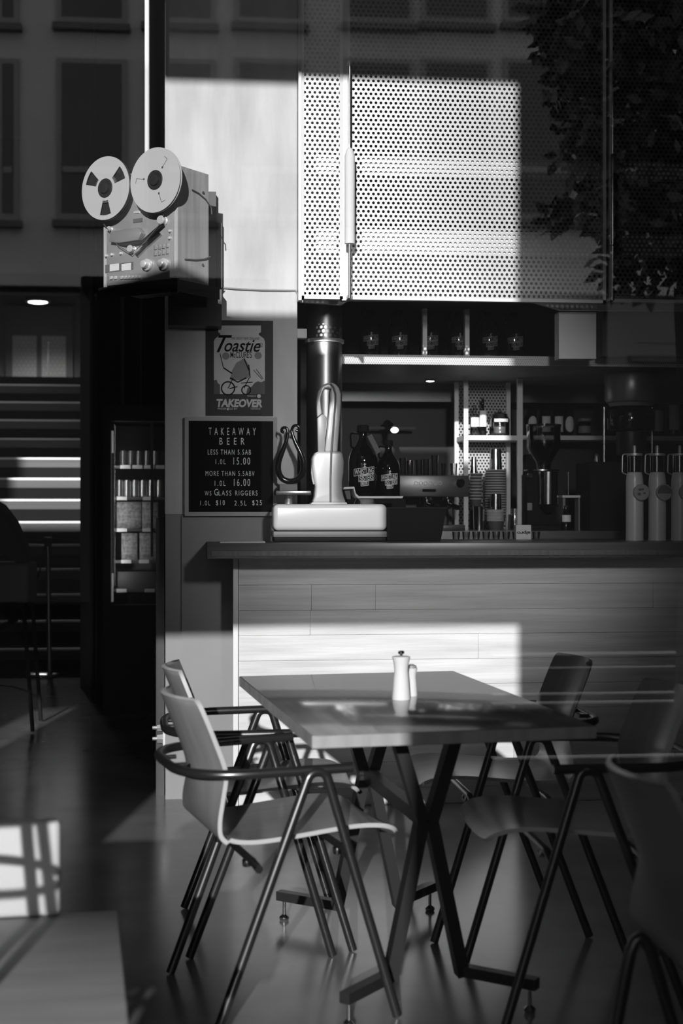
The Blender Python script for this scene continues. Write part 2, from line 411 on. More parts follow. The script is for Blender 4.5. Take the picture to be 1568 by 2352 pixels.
# ================================================================== UPPER HATCH: punched panels, struts, bulkhead
HY = 6.24
def hatch(x0, x1, yl, label, rails=True, frame=True):
    zb = Z((x0+x1)/2, yl, HY); a, b = X(x0, HY), X(x1, HY)
    t = thing('perforated_panel', label, 'panel', (a, HY, zb), group='punched metal hatch panels')
    zt_ = 4.55-zb
    MB().box(0, b-a, 0, 0.0015, 0, zt_).build('sheet', m_panel, t)
    f = MB()
    f.box(-0.006, 0.008, -0.004, 0.03, -0.006, zt_); f.box(b-a-0.008, b-a+0.006, -0.004, 0.03, -0.006, zt_); f.box(-0.006, b-a+0.006, -0.004, 0.03, -0.006, 0.008)
    f.build('frame', m_whitem if frame else m_galv, t)
    if rails:
        for y0, y1 in ((402, 360), (580, 528)):
            MB().box(0.06, b-a-0.02, 0.012, 0.03, Z(1000, y0, HY)-zb, Z(1000, y1, HY)-zb).build('rail', m_whitem, t)
    return t
hatch(694, 784, 684, 'narrow punched metal panel next to the concrete column')
hatch(800, 1388, 689, 'wide punched metal hatch panel half lit by the sun')
hatch(1402, 1900, 694, 'punched metal hatch panel behind the tree reflection at right')
mu = MB().box(X(785, HY), X(799, HY), HY-0.002, HY+0.05, Z(790, 690, HY), 4.55); struct('trim_6', mu, m_galv)
mu = MB().box(X(1389, HY), X(1395, HY), HY-0.002, HY+0.05, Z(1390, 690, HY), 4.55); struct('trim_7', mu, m_black)
struct('trim_8', MB().box(X(685, HY), X(692, HY), HY-0.01, HY+0.05, Z(688, 690, HY), 4.55), m_galv)
def strut(px, y0, y1, y2, y3, rw, label):
    q = P(px, y1, HY-0.09)
    t = thing('gas_strut', label, 'strut', q, group='gas struts of the hatch panels')
    top_ = Z(px, y0, HY-0.09)-q.z; mid = Z(px, y2, HY-0.09)-q.z; bot = Z(px, y3, HY-0.09)-q.z
    MB().lathe([(0.006, mid), (rw, mid+0.004), (rw, -0.03), (rw*.55, 0.0), (0.006, 0.004)]).build('sleeve', m_whitem if px < 1000 else m_steel, t)
    MB().cyl((0,0,bot), (0,0,mid), 0.0065, seg=10).build('rod', m_chrome, t)
    MB().cyl((0,0,0.003), (0,0,top_), 0.004, seg=10).build('stay', m_chrome, t)
    MB().bar((0,0,bot+0.01), (0,0.092,bot+0.01), 0.014, 0.014).build('fixing', m_galv, t)
    MB().bar((0,0,top_-0.01), (0,0.092,top_-0.01), 0.014, 0.014).build('fixing', m_galv, t)
strut(803, 130, 342, 562, 685, 0.0225, 'thick pale gas strut on the left jamb of the wide hatch panel')
strut(1407, 140, 355, 565, 690, 0.018, 'slim steel gas strut on the dark jamb at right')
# soffit and the bulkhead with its chamfered opening
bh = MB(); by = 6.50
def q2(px, py): v = P(px, py, by); return (v.x, v.z)
bh.prism([q2(690, 676), q2(1900, 676), q2(1900, 716), q2(1378, 713), q2(1378, 712), q2(1288, 712), q2(1212, 690), q2(800, 690), q2(783, 700), q2(690, 694)], by, by+0.03)
struct('trim_9', bh, m_whitem)
struct('trim_10', MB().prism([q2(1288, 714), q2(1374, 714), q2(1374, 822), q2(1288, 822)], by+0.04, by+0.12), m_whitem, 'pale boxed end of the cabinet above the bar')
struct('trim_11', MB().box(X(683, 6.6), xr, 6.26, 8.4, Z(1000, 688, 6.5)+0.03, Z(1000, 688, 6.5)+0.05), m_dark)
struct('trim_12', MB().box(X(1384, 6.7), xr, 6.7, 6.8, Z(1400, 818, 6.7), Z(1400, 690, 6.7)), m_dgrey)

# ================================================================== BACK BAR
bk = 8.35
struct('wall_back.002', MB().box(X(690, bk), XR, bk, bk+0.1, 0, ZC), m_back)
OY = 6.95
oz1, oz0 = Z(1000, 816, OY), Z(1000, 838, OY)
sh = thing('overhead_shelf', 'long overhead shelf above the back bar with a punched metal edge', 'shelf', (X(786, OY), OY, oz0))
MB().box(0, 2.75, 0.012, 1.38, 0.004, oz1-oz0-0.003).build('board', M('shelf_board', 0.3, 0.5), sh)
MB().box(0, 2.75, 0.0, 0.002, 0, oz1-oz0).build('punched_edge', m_perfs, sh)
MB().box(0, 2.75, 0.003, 0.0045, 0.002, oz1-oz0-0.004).build('edge_backing', m_grey, sh)
for a, b in ((975, 985), (1073, 1083)):
    MB().box(X(a, OY)-X(786, OY), X(b, OY)-X(786, OY), 0.06, 0.10, oz1-oz0-0.003, Z(1000, 688, OY)-oz0).build('upright', m_whitem, sh)
MB().box(0, 2.75, 1.1, 1.12, Z(900, 922, bk-0.3)-oz0, 0.004).build('drop_front', M('hood_panel', 0.16, 0.35, 0.3), sh)
bc = thing('back_counter', 'dark low back counter behind the bar', 'counter', (X(690, 7.2), 7.12, 0))
ZB = 1.165
MB().box(0, 3.2, 0, 1.2, ZB-0.04, ZB).build('worktop', m_steel, bc)
MB().box(0.01, 3.2, 0.02, 1.2, 0, ZB-0.041).build('cabinet', m_blackm, bc)

# flue
fl = P(743, 900, 6.85)
ft = thing('flue_pipe', 'shiny vertical steel flue rising behind the counter scale', 'pipe', (fl.x, 6.82, ZB if False else 0))
ft.location.z = 0
ztop = Z(743, 686, 6.82)
MB().cyl((0,0,0), (0,0,ztop+0.05), 0.086, seg=40).build('duct', M('flue_steel', 0.3, 0.36, 1.0), ft)
for yy in (784, 694):
    z = Z(743, yy, 6.82); MB().lathe([(0.087, -0.012), (0.096, -0.01), (0.096, 0.006), (0.087, 0.008)], (0,0,z)).build('flange', m_galv, ft)

# growlers
def growler(hh, label, loc, rz=0.0, group='dark glass growlers', tilt=0.12, tagstrip=False, marks=True, ink=None):
    t = thing('growler', label, 'bottle', loc, rz, group); r = hh*0.20
    k = hh
    prof = [(r*.9,0),(r,0.01),(r,k*.50),(r*.97,k*.57),(r*.8,k*.66),(r*.5,k*.74),(r*.34,k*.80),(r*.30,k*.86),(r*.30,k*.90)]
    MB().lathe(prof).build('glass_body', m_bottle, t)
    MB().lathe([(r*.36,k*.905),(r*.40,k*.91),(r*.40,k*.99),(r*.34,k)]).build('cap', m_blackm, t)
    MB().tube(fillet([(-r*.30,0,k*.88),(-r*.85,0,k*.90),(-r*.80,0,k*.70),(-r*.62,0,k*.69)], r*.2), r*.07, 8).build('finger_loop', m_bottle, t)
    if marks:
        W = r*1.12; mb = MB(); rr = r+0.0012
        def put(vs, fs):
            vs2 = []
            for v in vs:
                a = v.x/rr; q = rr+(-v.y); vs2.append((q*math.sin(a), -q*math.cos(a), v.z))
            mb.add(vs2, fs)
        z0 = k*.33
        put(*text_box('WHISTLING', -W*.62, W*.58, z0, z0+k*.075, 0, 0.0008, offset=0.012, up=tilt))
        put(*text_box('SISTERS', -W*.30, W*.56, z0-k*.085, z0-k*.01, 0, 0.0008, offset=0.012, up=tilt))
        put(*text_box('BEER', -W*.18, W*.18, z0-k*.145, z0-k*.105, 0, 0.0008, offset=0.012, up=tilt))
        def ln(x0, zz0, x1, zz1, tk=0.0022):
            n = 6; vs = []; fs = []
            dx, dz = x1-x0, zz1-zz0; L = math.hypot(dx, dz); nx, nz = -dz/L*tk/2, dx/L*tk/2
            for i in range(n+1):
                xx, z_ = x0+dx*i/n, zz0+dz*i/n; vs += [Vector((xx+nx, -0.0004, z_+nz)), Vector((xx-nx, -0.0004, z_-nz))]
            for i in range(n): fs.append((2*i, 2*i+1, 2*i+3, 2*i+2))
            put(vs, fs)
        def rect(x0, x1, za, zb):
            g = lambda x: tilt*x
            ln(x0, za+g(x0), x1, za+g(x1)); ln(x0, zb+g(x0), x1, zb+g(x1)); ln(x0, za+g(x0), x0, zb+g(x0)); ln(x1, za+g(x1), x1, zb+g(x1))
        rect(-W*.68, W*.64, z0-k*.008, z0+k*.085); rect(-W*.36, W*.62, z0-k*.095, z0-k*.004); rect(-W*.23, W*.23, z0-k*.155, z0-k*.10)
        ln(0, z0+k*.10, 0, z0+k*.15, 0.004); ln(-W*.08, z0+k*.125, W*.08, z0+k*.135, 0.003); ln(0, z0+k*.10, -W*.09, z0+k*.092, 0.003); ln(0, z0+k*.10, W*.09, z0+k*.095, 0.003)
        mb.build('printed_label', ink or m_letter, t)
    if tagstrip:
        MB().bar((r*.42, -r*.25, k*.86), (r*1.02, -r*.4, k*.62), 0.002, 0.026, (0.6, -0.6, 0.25)).build('neck_tag', m_grey, t)
    return t
ry = 6.52; rz_ = 1.325
rs = thing('riser_block', 'black riser block on the bar carrying the two big growlers', 'stand', (X(792, ry), 6.42, zs))
MB().box(0, X(925, ry)-X(792, ry), 0, 0.225, 0, rz_-zs-0.001).build('block', m_blackm, rs, bevel=0.004)
g1 = P(834, 1138, 6.51); g2 = P(893, 1138, 6.53)
growler(Z(834, 976, 6.5)-rz_, 'tall dark growler with white printed label and a hanging neck tag', (g1.x, 6.52, rz_), 0.0, tagstrip=True)
growler(Z(893, 1010, 6.5)-rz_, 'shorter dark growler with white printed label beside the tall one', (g2.x, 6.55, rz_), 0.0)
proto = None
for i, px in enumerate((850, 916, 986, 1052, 1122, 1180)):
    q = P(px, 812, 7.12); lab = 'dark growler on the overhead shelf, %s from the left' % nth(i)
    if i == 0: proto = growler(0.27, lab, (q.x, 7.12, oz1-0.003), 0.0, 'growlers on the overhead shelf', ink=M('dull_print', 0.2, 0.7))
    else: dup(proto, (q.x, 7.12, oz1-0.003), 0.0, lab)

# lamps over the back bar
q = P(906, 988, 7.9)
lb = thing('spotlight', 'small lit spotlight glowing in the dark back bar', 'light', q)
MB().sphere((0,0,0), 0.019, 16, (1.15,1,.8)).build('bulb', m_lamp, lb)
MB().cyl((0,0.02,0.012), (0,0.30,0.05), 0.014, 0.026).build('housing', m_black, lb)
MB().bar((0,0.30,0.05), (0,bk-7.9-0.001,0.05), 0.02, 0.02).build('arm', m_black, lb)
MB().box(-0.16, 0.16, 0.28, 0.30, 0.02, 0.035).build('track', m_dgrey, lb)
q = P(981, 889, 7.85)
l2 = thing('downlight', 'tiny recessed downlight under the overhead shelf', 'light', (q.x, 7.75, oz0+0.003))
MB().lathe([(0.03, -0.012), (0.03, 0.0)]).build('bezel', m_steel, l2)
MB().lathe([(0.0, -0.016), (0.022, -0.0125), (0.022, -0.0122)]).build('lens', m_lamp, l2)

# ---- steel shelf unit with punched back
f0, f1 = 7.63, 7.86
su = thing('shelf_rack', 'pale steel shelf rack with punched metal back behind the bar', 'shelf', (X(1070, f0), f0, ZB))
ox = X(1070, f0); ztp = oz0-ZB-0.002
def post(a, b, y): MB().box(X(a, y)-ox, X(b, y)-ox, y-f0, y-f0+0.02, 0, ztp if y < 7.8 else ztp).build('post', m_whitem, su)
post(1065, 1075, f0); post(1188, 1200, f0); post(1044, 1053, f1); post(1163, 1172, f1)
zsf = Z(1130, 1000, f0)-ZB
MB().box(X(1065, f0)-ox, X(1200, f0)-ox, 0.001, f1-f0+0.015, zsf-0.026, zsf).build('shelf_board', m_whitem, su)
MB().box(X(1046, f1)-ox, X(1172, f1)-ox, f1-f0+0.021, f1-f0+0.023, 0, ztp).build('punched_back', m_perfb, su)
zsh = ZB+zsf
def jar(loc, r, h, label):
    t = thing('glass_jar', label, 'jar', loc)
    MB().lathe([(r*.9,0),(r,0.008),(r,h*.62),(r*.82,h*.74),(r*.78,h*.78),(r*.72,h*.78),(r*.76,h*.72),(r*.94,h*.6),(r*.94,0.014),(0,0.012)]).build('body', m_clear, t)
    MB().lathe([(r*.93,0.016),(r*.93,h*.34),(0,h*.36)]).build('contents', m_grey, t)
    MB().lathe([(r*.80,h*.785),(r*.86,h*.80),(r*.6,h*.86),(r*.15,h*.9),(r*.2,h*.95),(r*.12,h)]).build('lid', m_clear, t)
    lb_ = MB(); n = 10
    vs = []
    for i in range(n+1):
        a = -0.75+1.5*i/n; vs += [((r+.0015)*math.sin(a), -(r+.0015)*math.cos(a), h*.52), ((r+.0015)*math.sin(a), -(r+.0015)*math.cos(a), h*.63)]
    lb_.add(vs, [(2*i, 2*i+2, 2*i+3, 2*i+1) for i in range(n)]).build('label_band', m_letter, t); return t
jar((X(1147, f0+.1), f0+0.1, zsh), 0.055, 0.15, 'squat clear glass jar with a pale label band and knob lid')
def bottle(loc, r, h, label, body=m_bottle, lab=(.12, .52), group=None, labm=m_letter, neck=0.36, round_=False, name='bottle'):
    t = thing(name, label, 'bottle', loc, 0.0, group)
    MB().lathe([(r*.85,0),(r,0.006),(r,h*(1-neck)-r*.7),(r*.8,h*(1-neck)-r*.2),(r*.42,h*(1-neck)+r*.35),(r*.36,h*.95),(r*.4,h*.96),(r*.4,h*.985)]).build('body', body, t)
    MB().lathe([(r*.42,h*.955),(r*.44,h*.96),(r*.44,h),(0,h)]).build('cap', m_dgrey, t)
    n = 14; vs = []; fs = []; mb = MB(); q = r+0.0012; z0, z1 = h*lab[0], h*lab[1]
    for i in range(n+1):
        u = -1+2*i/n; a = u*1.05; e = (1-math.sqrt(max(0, 1-u*u)))*(z1-z0)*.5 if round_ else 0
        vs += [(q*math.sin(a), -q*math.cos(a), z0+e), (q*math.sin(a), -q*math.cos(a), z1-e)]
    mb.add(vs, [(2*i, 2*i+2, 2*i+3, 2*i+1) for i in range(n)]).build('label', labm, t)
    return t
bottle((X(1089, f0+.1), f0+0.09, zsh), 0.026, 0.17, 'short clear bottle on the rack shelf beside its front post', m_clear, (.3, .6))
bottle((X(1109, f0+.12), f0+0.13, zsh), 0.021, 0.215, 'tall slim bottle with pale wrapper between short bottle and jar', m_bottle, (.25, .66))

# ---- cups and tumblers in the lower bay
def cup_proto(r, h, label, loc, group):
    t = thing('paper_cup', label, 'cup', loc, 0.0, group)
    MB().lathe([(r*.7,0),(r*.97,h-.004),(r*.93,h-.004),(r*.66,0.004)]).build('wall', m_cup, t)
    MB().tube([(r*.98*math.cos(2*math.pi*k/28), r*.98*math.sin(2*math.pi*k/28), h) for k in range(28)], 0.0036, 6, True).build('rim', m_rim, t)
    return t
def cup_stack(px, r, h, zbase, ztop_, y, n, words, group):
    step = (ztop_-zbase-h)/(n-1); o = None
    for i in range(n):
        z = ztop_-h-step*i
        lab = 'paper cup, %s of the %s' % ('topmost' if i == 0 else ORD[i]+' from the top', words)
        if o is None: o = cup_proto(r, h, lab, (X(px, y), y, z), group)
        else: dup(o, (X(px, y), y, z), 0.0, lab)
    return ztop_
ya = f0+0.10
zt1 = Z(1138, 1080, ya)
cup_stack(1138, 0.058, 0.085, ZB, zt1, ya, 18, 'wide stack inside the rack', 'wide stack of paper cups')
zt2 = Z(1093, 1088, ya)
zl = Z(1093, 1146, ya)-0.06
cup_stack(1093, 0.032, 0.06, zl, zt2, ya, 9, 'narrow stack at the rack front post', 'narrow stack of paper cups')
zt3 = Z(1137, 1172, f0-0.03)
cup_stack(1137, 0.044, 0.05, ZB, zt3, f0-0.07, 8, 'small low stack before the wide stack', 'small low stack of paper cups')
def tumbler(loc, r0, r1, h, label, rz=0):
    t = thing('steel_tumbler', label, 'cup', loc, rz, 'steel bar tumblers')
    MB().lathe([(r0,0),(r1,h),(r1*.95,h),(r0*.93,0.006),(0,0.006)], seg=32).build('body', m_chrome, t)
    MB().tube([(r1*math.cos(2*math.pi*k/32), r1*math.sin(2*math.pi*k/32), h) for k in range(32)], 0.0016, 6, True).build('rim', m_chrome, t); return t
tumbler((X(1138, ya), ya, zt1+0.004), 0.036, 0.030, Z(1138, 1033, ya)-zt1, 'upturned shiny steel tumbler crowning the wide cup stack')
tumbler((X(1088, ya), ya, zt2+0.004), 0.02, 0.014, Z(1088, 1052, ya)-zt2, 'small steel jigger crowning the narrow cup stack')
tumbler((X(1138, f0-.07), f0-0.07, zt3+0.004), 0.034, 0.03, Z(1138, 1136, f0-.05)-zt3, 'steel tumbler standing on the small low cup stack')
tumbler((X(1100, f0-.06), f0-0.06, ZB), 0.03, 0.033, Z(1100, 1163, f0-.06)-ZB, 'steel tumbler at the rack foot left of the carton')
cz = Z(1093, 1148, ya)
ct = thing('canister', 'dark canister under the narrow cup stack', 'canister', (X(1093, ya), ya, ZB))
MB().lathe([(0.034,0),(0.036,0.01),(0.038,zl-ZB-0.001),(0,zl-ZB-0.001)]).build('body', m_blackg, ct)
jg = thing('milk_jug', 'leaning dark steel jug beside the wide cup stack', 'jug', (X(1176, ya), ya-0.06, ZB))
MB().lathe([(0.022,0),(0.026,0.01),(0.022,0.07),(0.018,0.10),(0.021,0.115),(0.019,0.115),(0.02,0.012),(0,0.01)]).build('body', m_chrome, jg)
MB().tube(fillet([(0.02,0,0.10),(0.045,0,0.095),(0.045,0,0.03),(0.024,0,0.03)], 0.015), 0.003, 8).build('handle', m_chrome, jg)
# carton, standing upside down
cy = 7.05
c0, c1 = P(1130, 1243, cy), P(1162, 1203, cy)
cr = thing('milk_carton', 'small pale carton turned upside down behind the bar edge', 'carton', ((c0.x+c1.x)/2, cy, zs))
cw = (c1.x-c0.x); ch = c1.z-zs
cr.location.y = 6.505
MB().box(-cw/2, cw/2, 0, 0.05, 0, ch).build('body', m_paper, cr, bevel=0.002)
vs, fs = text_box('alpro', -cw*.44, cw*.44, ch*.34, ch*.62, -0.0008, 0.0008, offset=0.03, flip=True)
MB().add(vs, fs).build('lettering', m_ink, cr)

# ---- espresso machine
ey = 7.22
e0, e1 = P(912, 1141, ey), P(1077, 1092, ey)
em = thing('espresso_machine', 'dark espresso machine with a row of round buttons', 'coffee machine', (e0.x, ey, ZB))
ew = e1.x-e0.x; za, zb_ = e0.z-ZB, e1.z-ZB
MB().box(0, ew, 0, 0.40, za, zb_).build('head', M('machine_steel', 0.16, 0.35, 0.7), em, bevel=0.005)
MB().box(0.02, ew-0.05, 0.22, 0.40, 0.0, za-0.001).build('back_body', m_dgrey, em)
MB().box(0.0, ew-0.02, 0.0, 0.21, 0.0, 0.03).build('drip_tray', m_steel, em, bevel=0.003)
for px in (955, 966, 977, 988, 999, 1010):
    q = P(px, 1110, ey); u = q.x-e0.x; v = q.z-ZB
    b = MB().tube([(u+0.009*math.cos(2*math.pi*k/18), -0.003, v+0.009*math.sin(2*math.pi*k/18)) for k in range(18)], 0.0016, 6, True).build('button', m_whitem, em)
q = P(1056, 1109, ey)
MB().lathe([(0.022,0),(0.022,0.02),(0.015,0.03)], seg=16).build('steam_knob', m_blackg, em, loc=(q.x-e0.x, -0.001, q.z-ZB), rot=(R(90),0,0))
q = P(985, 1126, ey); MB().box(q.x-e0.x-0.035, q.x-e0.x+0.035, -0.004, 0.002, q.z-ZB-0.008, q.z-ZB+0.006).build('badge', m_blackg, em)
for px in (985, 1035):
    q = P(px, 1150, ey); u = q.x-e0.x
    MB().lathe([(0.034,0),(0.036,0.01),(0.036,0.03)], (u, 0.09, za-0.031)).build('group_head', m_chrome, em)
    MB().cyl((u, 0.06, za-0.04), (u+0.02, -0.08, za-0.055), 0.011, 0.014, 12).build('portafilter', m_blackg, em)
MB().tube(fillet([(ew-0.09, 0.03, za), (ew-0.085, -0.02, za-0.04), (ew-0.09, -0.03, 0.06)], 0.02), 0.005, 8).build('steam_wand', m_chrome, em)
def glass(loc, r, h, label, group, tilt=0.0, name='drinking_glass'):
    o = MB().lathe([(r*.8,0),(r,h),(r*.95,h),(r*.76,0.006),(0,0.006)], seg=20).build(name, m_clear, None, loc)
    o.rotation_euler = (0, tilt, 0); return tag(o, label, 'glass', group)
gi = 0
for px, yy, hh, tl in ((925, 1052, 0.07, 0), (943, 1058, 0.08, 0), (962, 1056, 0.085, 0), (980, 1054, 0.09, 0), (998, 1046, 0.10, 0), (1020, 1064, 0.065, 0), (1042, 1064, 0.07, 0)):
    glass((X(px, ey+.12), ey+0.12+0.02*(gi%2), ZB+zb_), 0.019 if gi != 5 else 0.013, Z(px, yy, ey+.12)-ZB-zb_, 'clear glass on the espresso machine, %s from the left' % nth(gi), 'glasses on the espresso machine'); gi += 1
for k in range(9):
    px = 1048+k*23
    glass((X(px, 6.57), 6.58, zs), 0.019, 0.036, 'short upturned glass behind the bar edge, %s from the left' % nth(k), 'short glasses along the bar edge')
# ---- black bin on the bar
bn = thing('black_bin', 'matt black tapered bin on the bar right of the scale', 'bin', (X(950, 6.3), 6.2, zs))
def bp(px, py): v = P(px, py, 6.2); return (v.x-X(950, 6.3), v.z-zs)
MB().prism([(bp(888,1245)[0], 0.0), (bp(1012,1245)[0], 0.0), (bp(1026,1168)[0], bp(1026,1166)[1]), (bp(886,1168)[0], bp(886,1166)[1])], 0, 0.16).build('shell', m_blackm, bn, bevel=0.004)
MB().tube([(bp(886,1168)[0], -0.002, bp(0,1167)[1]), (bp(1026,1168)[0], -0.002, bp(0,1167)[1]), (bp(1026,1168)[0], 0.162, bp(0,1167)[1]), (bp(886,1168)[0], 0.162, bp(0,1167)[1])], 0.004, 6, True).build('rim', m_black, bn)

# ---- grinder
gy = 7.45
gx = X(1248, gy); gr = thing('coffee_grinder', 'dark coffee grinder with clear hopper and steel barrel', 'grinder', (gx, gy, ZB))
def gz(yy): return Z(1248, yy, gy)-ZB
MB().box(-0.10, 0.09, -0.10, 0.14, 0, 0.025).build('base', m_blackm, gr, bevel=0.004)
MB().box(-0.085, 0.075, 0.02, 0.14, 0.025, gz(1090)).build('column', m_blackm, gr, bevel=0.006)
MB().cyl((0.02, -0.03, gz(1158)), (0.02, -0.03, gz(1084)), 0.052, seg=36).build('barrel', m_chrome, gr)
MB().lathe([(0.02,gz(1176)),(0.05,gz(1160))], (0.02,-0.03,0)).build('spout', m_blackg, gr)
MB().lathe([(0.095,gz(1082)),(0.095,gz(1079))], (-0.01,0.0,0)).build('collar', m_steel, gr)
MB().lathe([(0.035,gz(1078)),(0.04,gz(1062)),(0.088,gz(1030)),(0.092,gz(980)),(0.088,gz(980)),(0.084,gz(1030)),(0.036,gz(1062)),(0.03,gz(1078))]).build('hopper', m_clear, gr)
MB().lathe([(0.094,gz(980)),(0.094,gz(975)),(0.02,gz(973))]).build('lid', m_blackg, gr)
MB().lathe([(0.014,0),(0.014,0.012)], seg=14).build('dial', m_chrome, gr, loc=(-0.072, 0.018, gz(1092)), rot=(R(90),0,0))
MB().box(-0.085, -0.06, 0.012, 0.0195, gz(1172), gz(1155)).build('switch_plate', m_grey, gr)
# small frame stand with a jar between grinder and brewer
fs_ = thing('tamping_stand', 'small pale topped stand right of the coffee grinder', 'stand', (X(1306, gy), gy, ZB))
MB().box(-0.045, 0.055, -0.04, 0.06, Z(1300, 1143, gy)-ZB, Z(1300, 1138, gy)-ZB).build('plate', m_whitem, fs_)
for xx in (-0.04, 0.045): MB().box(xx, xx+0.012, -0.03, 0.05, 0, Z(1300, 1143, gy)-ZB-0.001).build('leg', m_grey, fs_)
MB().cyl((0.0,0.01,Z(1300,1138,gy)-ZB), (0.0,0.01,Z(1300,1084,gy)-ZB), 0.003, seg=8).build('rod', m_steel, fs_)
bottle((X(1298, gy-.1), gy-0.11, ZB), 0.026, 0.13, 'stubby dark bottle with pale neck label beside the tamping stand', m_bottle, (.35, .62))

# ---- wall shelf at right with bottles
wy = 8.0
ws = thing('wall_shelf', 'pale narrow wall shelf of bottles at the right of the back bar', 'shelf', (X(1284, wy), wy, Z(1400, 1011, wy)))
zw = Z(1400, 1001, wy)
MB().box(X(1200, wy)-X(1284, wy), 1.3, 0.0, bk-wy-0.001, 0, zw-Z(1400, 1011, wy)).build('board', m_whitem, ws)
for px in (1215, 1480): MB().box(X(px, wy)-X(1284, wy), X(px, wy)-X(1284, wy)+0.012, 0.01, bk-wy-0.001, -0.08, -0.001).build('bracket', m_whitem, ws)
wb = [(1222, 'first'), (1254, 'second'), (1283, 'third'), (1307, 'fourth')]
for i, (px, o_) in enumerate(wb):
    bottle((X(px, wy+.08), wy+0.09, zw), 0.027, 0.25, 'dark bottle with grey label on the wall shelf, %s from the rack' % o_, m_bottle, (.10, .46), 'bottles on the wall shelf', M('bottle_label', 0.72, 0.7), round_=(i in (0, 3)))
jr = thing('preserve_jar', 'wide dark preserve jar with pale lid rim next to the shelf bottles', 'jar', (X(1343, wy+.09), wy+0.1, zw))
MB().lathe([(0.033,0),(0.036,0.01),(0.036,0.08),(0.03,0.088)]).build('body', m_bottle, jr)
MB().lathe([(0.038,0.088),(0.040,0.09),(0.040,0.104),(0,0.105)]).build('lid', m_grey, jr)
MB().lathe([(0.0367,0.02),(0.0367,0.06)]).build('label', m_grey, jr)
for px, hh, lab, rr in ((1509, 0.26, 'spirit bottle with tall white label under the brewer drum edge', .030), (1545, 0.32, 'spirit bottle with white label at the far right of the wall shelf', .034)):
    bottle((X(px, wy+.08), wy+0.07, zw), rr, hh, lab, m_bottle, (.12, .58), 'spirit bottles on the wall shelf')

# ---- batch brewer
hy = 7.3
bx = X(1449, hy); br = thing('coffee_brewer', 'tall brewer with wide steel drum over a black tank', 'coffee machine', (bx, hy, ZB))
def hz(yy): return Z(1449, yy, hy)-ZB
k = hy/F
MB().lathe([(0.128,hz(925)),(0.138,hz(918)),(0.140,hz(862)),(0.136,hz(858))], seg=48).build('steel_drum', M('drum_steel', 0.4, 0.33, 0.6), br)
MB().lathe([(0.05,hz(936)),(0.11,hz(934)),(0.12,hz(926))], seg=40).build('drum_base', m_galv, br)
MB().lathe([(0.118,hz(990)),(0.124,hz(985)),(0.124,hz(945)),(0.118,hz(940))], seg=40).build('black_tank', m_blackg, br)
MB().lathe([(0.075,hz(1045)),(0.078,hz(1040)),(0.078,hz(992))], seg=36).build('filter_basket', m_black, br)
for px in (1387, 1497):
    MB().cyl((X(px, hy)-bx, 0, hz(1062)), (X(px, hy)-bx, 0, hz(935)), 0.006, seg=12).build('support_rod', m_steel, br)
MB().box(X(1345, hy)-bx, X(1520, hy)-bx, -0.08, 0.2, 0, hz(1062)).build('body', m_blackm, br, bevel=0.006)
MB().lathe([(0.014,0),(0.01,0.035),(0.007,0.045)], (X(1367, hy)-bx, -0.03, hz(1062))).build('tap_knob', m_chrome, br)

# ---- beer taps
ty = 6.30
def tap(px, label, dark):
    x = X(px, ty); t = thing('beer_tap', label, 'beer tap', (x, ty, zs), 0.0, 'tall pale beer taps')
    r = 20.5*ty/F
    def tz(yy): return Z(px, yy, ty)-zs
    MB().lathe([(r*1.02,0),(r,0.01),(r,tz(1108)),(r*.93,tz(1094)),(r*.8,tz(1085)),(0,tz(1085))]).build('column', m_cream, t)
    MB().lathe([(r*.78,tz(1085)),(r*.82,tz(1084)),(r*.82,tz(1046)),(r*.76,tz(1046)),(r*.76,tz(1083))]).build('sight_glass', m_clear, t)
    MB().lathe([(r*.88,tz(1047)),(r*.9,tz(1045)),(r*.88,tz(1042)),(r*.2,tz(1041)),(r*.2,tz(1026)),(r*.14,tz(1023))]).build('top_cap', m_galv, t)
    MB().cyl((0,0,tz(1084)), (0,0,tz(1045)), 0.006, seg=10).build('inner_rod', m_steel, t)
    MB().tube(fillet([(-r*.8,-.004,tz(1043)), (-r*1.5,-.01,tz(1044)), (-r*1.55,-.01,tz(1086)), (-r*.95,-.006,tz(1090))], 0.012), 0.0032, 8).build('side_handle', m_galv, t)
    b = MB().lathe([(0.0365,0),(0.0375,0.003),(0.0375,0.011),(0.034,0.014),(0,0.014)], seg=36).build('badge', m_grey, t, loc=(r*.42, -r*1.0, tz(1131)), rot=(R(90),0,0))
    f = MB()
    if dark: f.prism([(0.033*math.cos(a), 0.033*math.sin(a)) for a in [R(-10+20*i) for i in range(11)]], -0.0152, -0.0142)
    else:
        for a, b2, rr in ((-.012,-.008,.009),(.004,.014,.007),(.012,-.004,.006),(-.008,.012,.008)): f.prism([(a+rr*math.cos(R(45*i)), b2+rr*.8*math.sin(R(45*i))) for i in range(8)], -0.0152, -0.0142)
    f.build('badge_print', m_dgrey, b, rot=(R(-90),0,0))
    return t
tap(1457, 'pale beer tap with mottled round badge, nearest the brewer', False)
tap(1509, 'pale beer tap with half dark round badge, middle of the taps', True)
tap(1561, 'pale beer tap cut by the right edge of the photo', False)

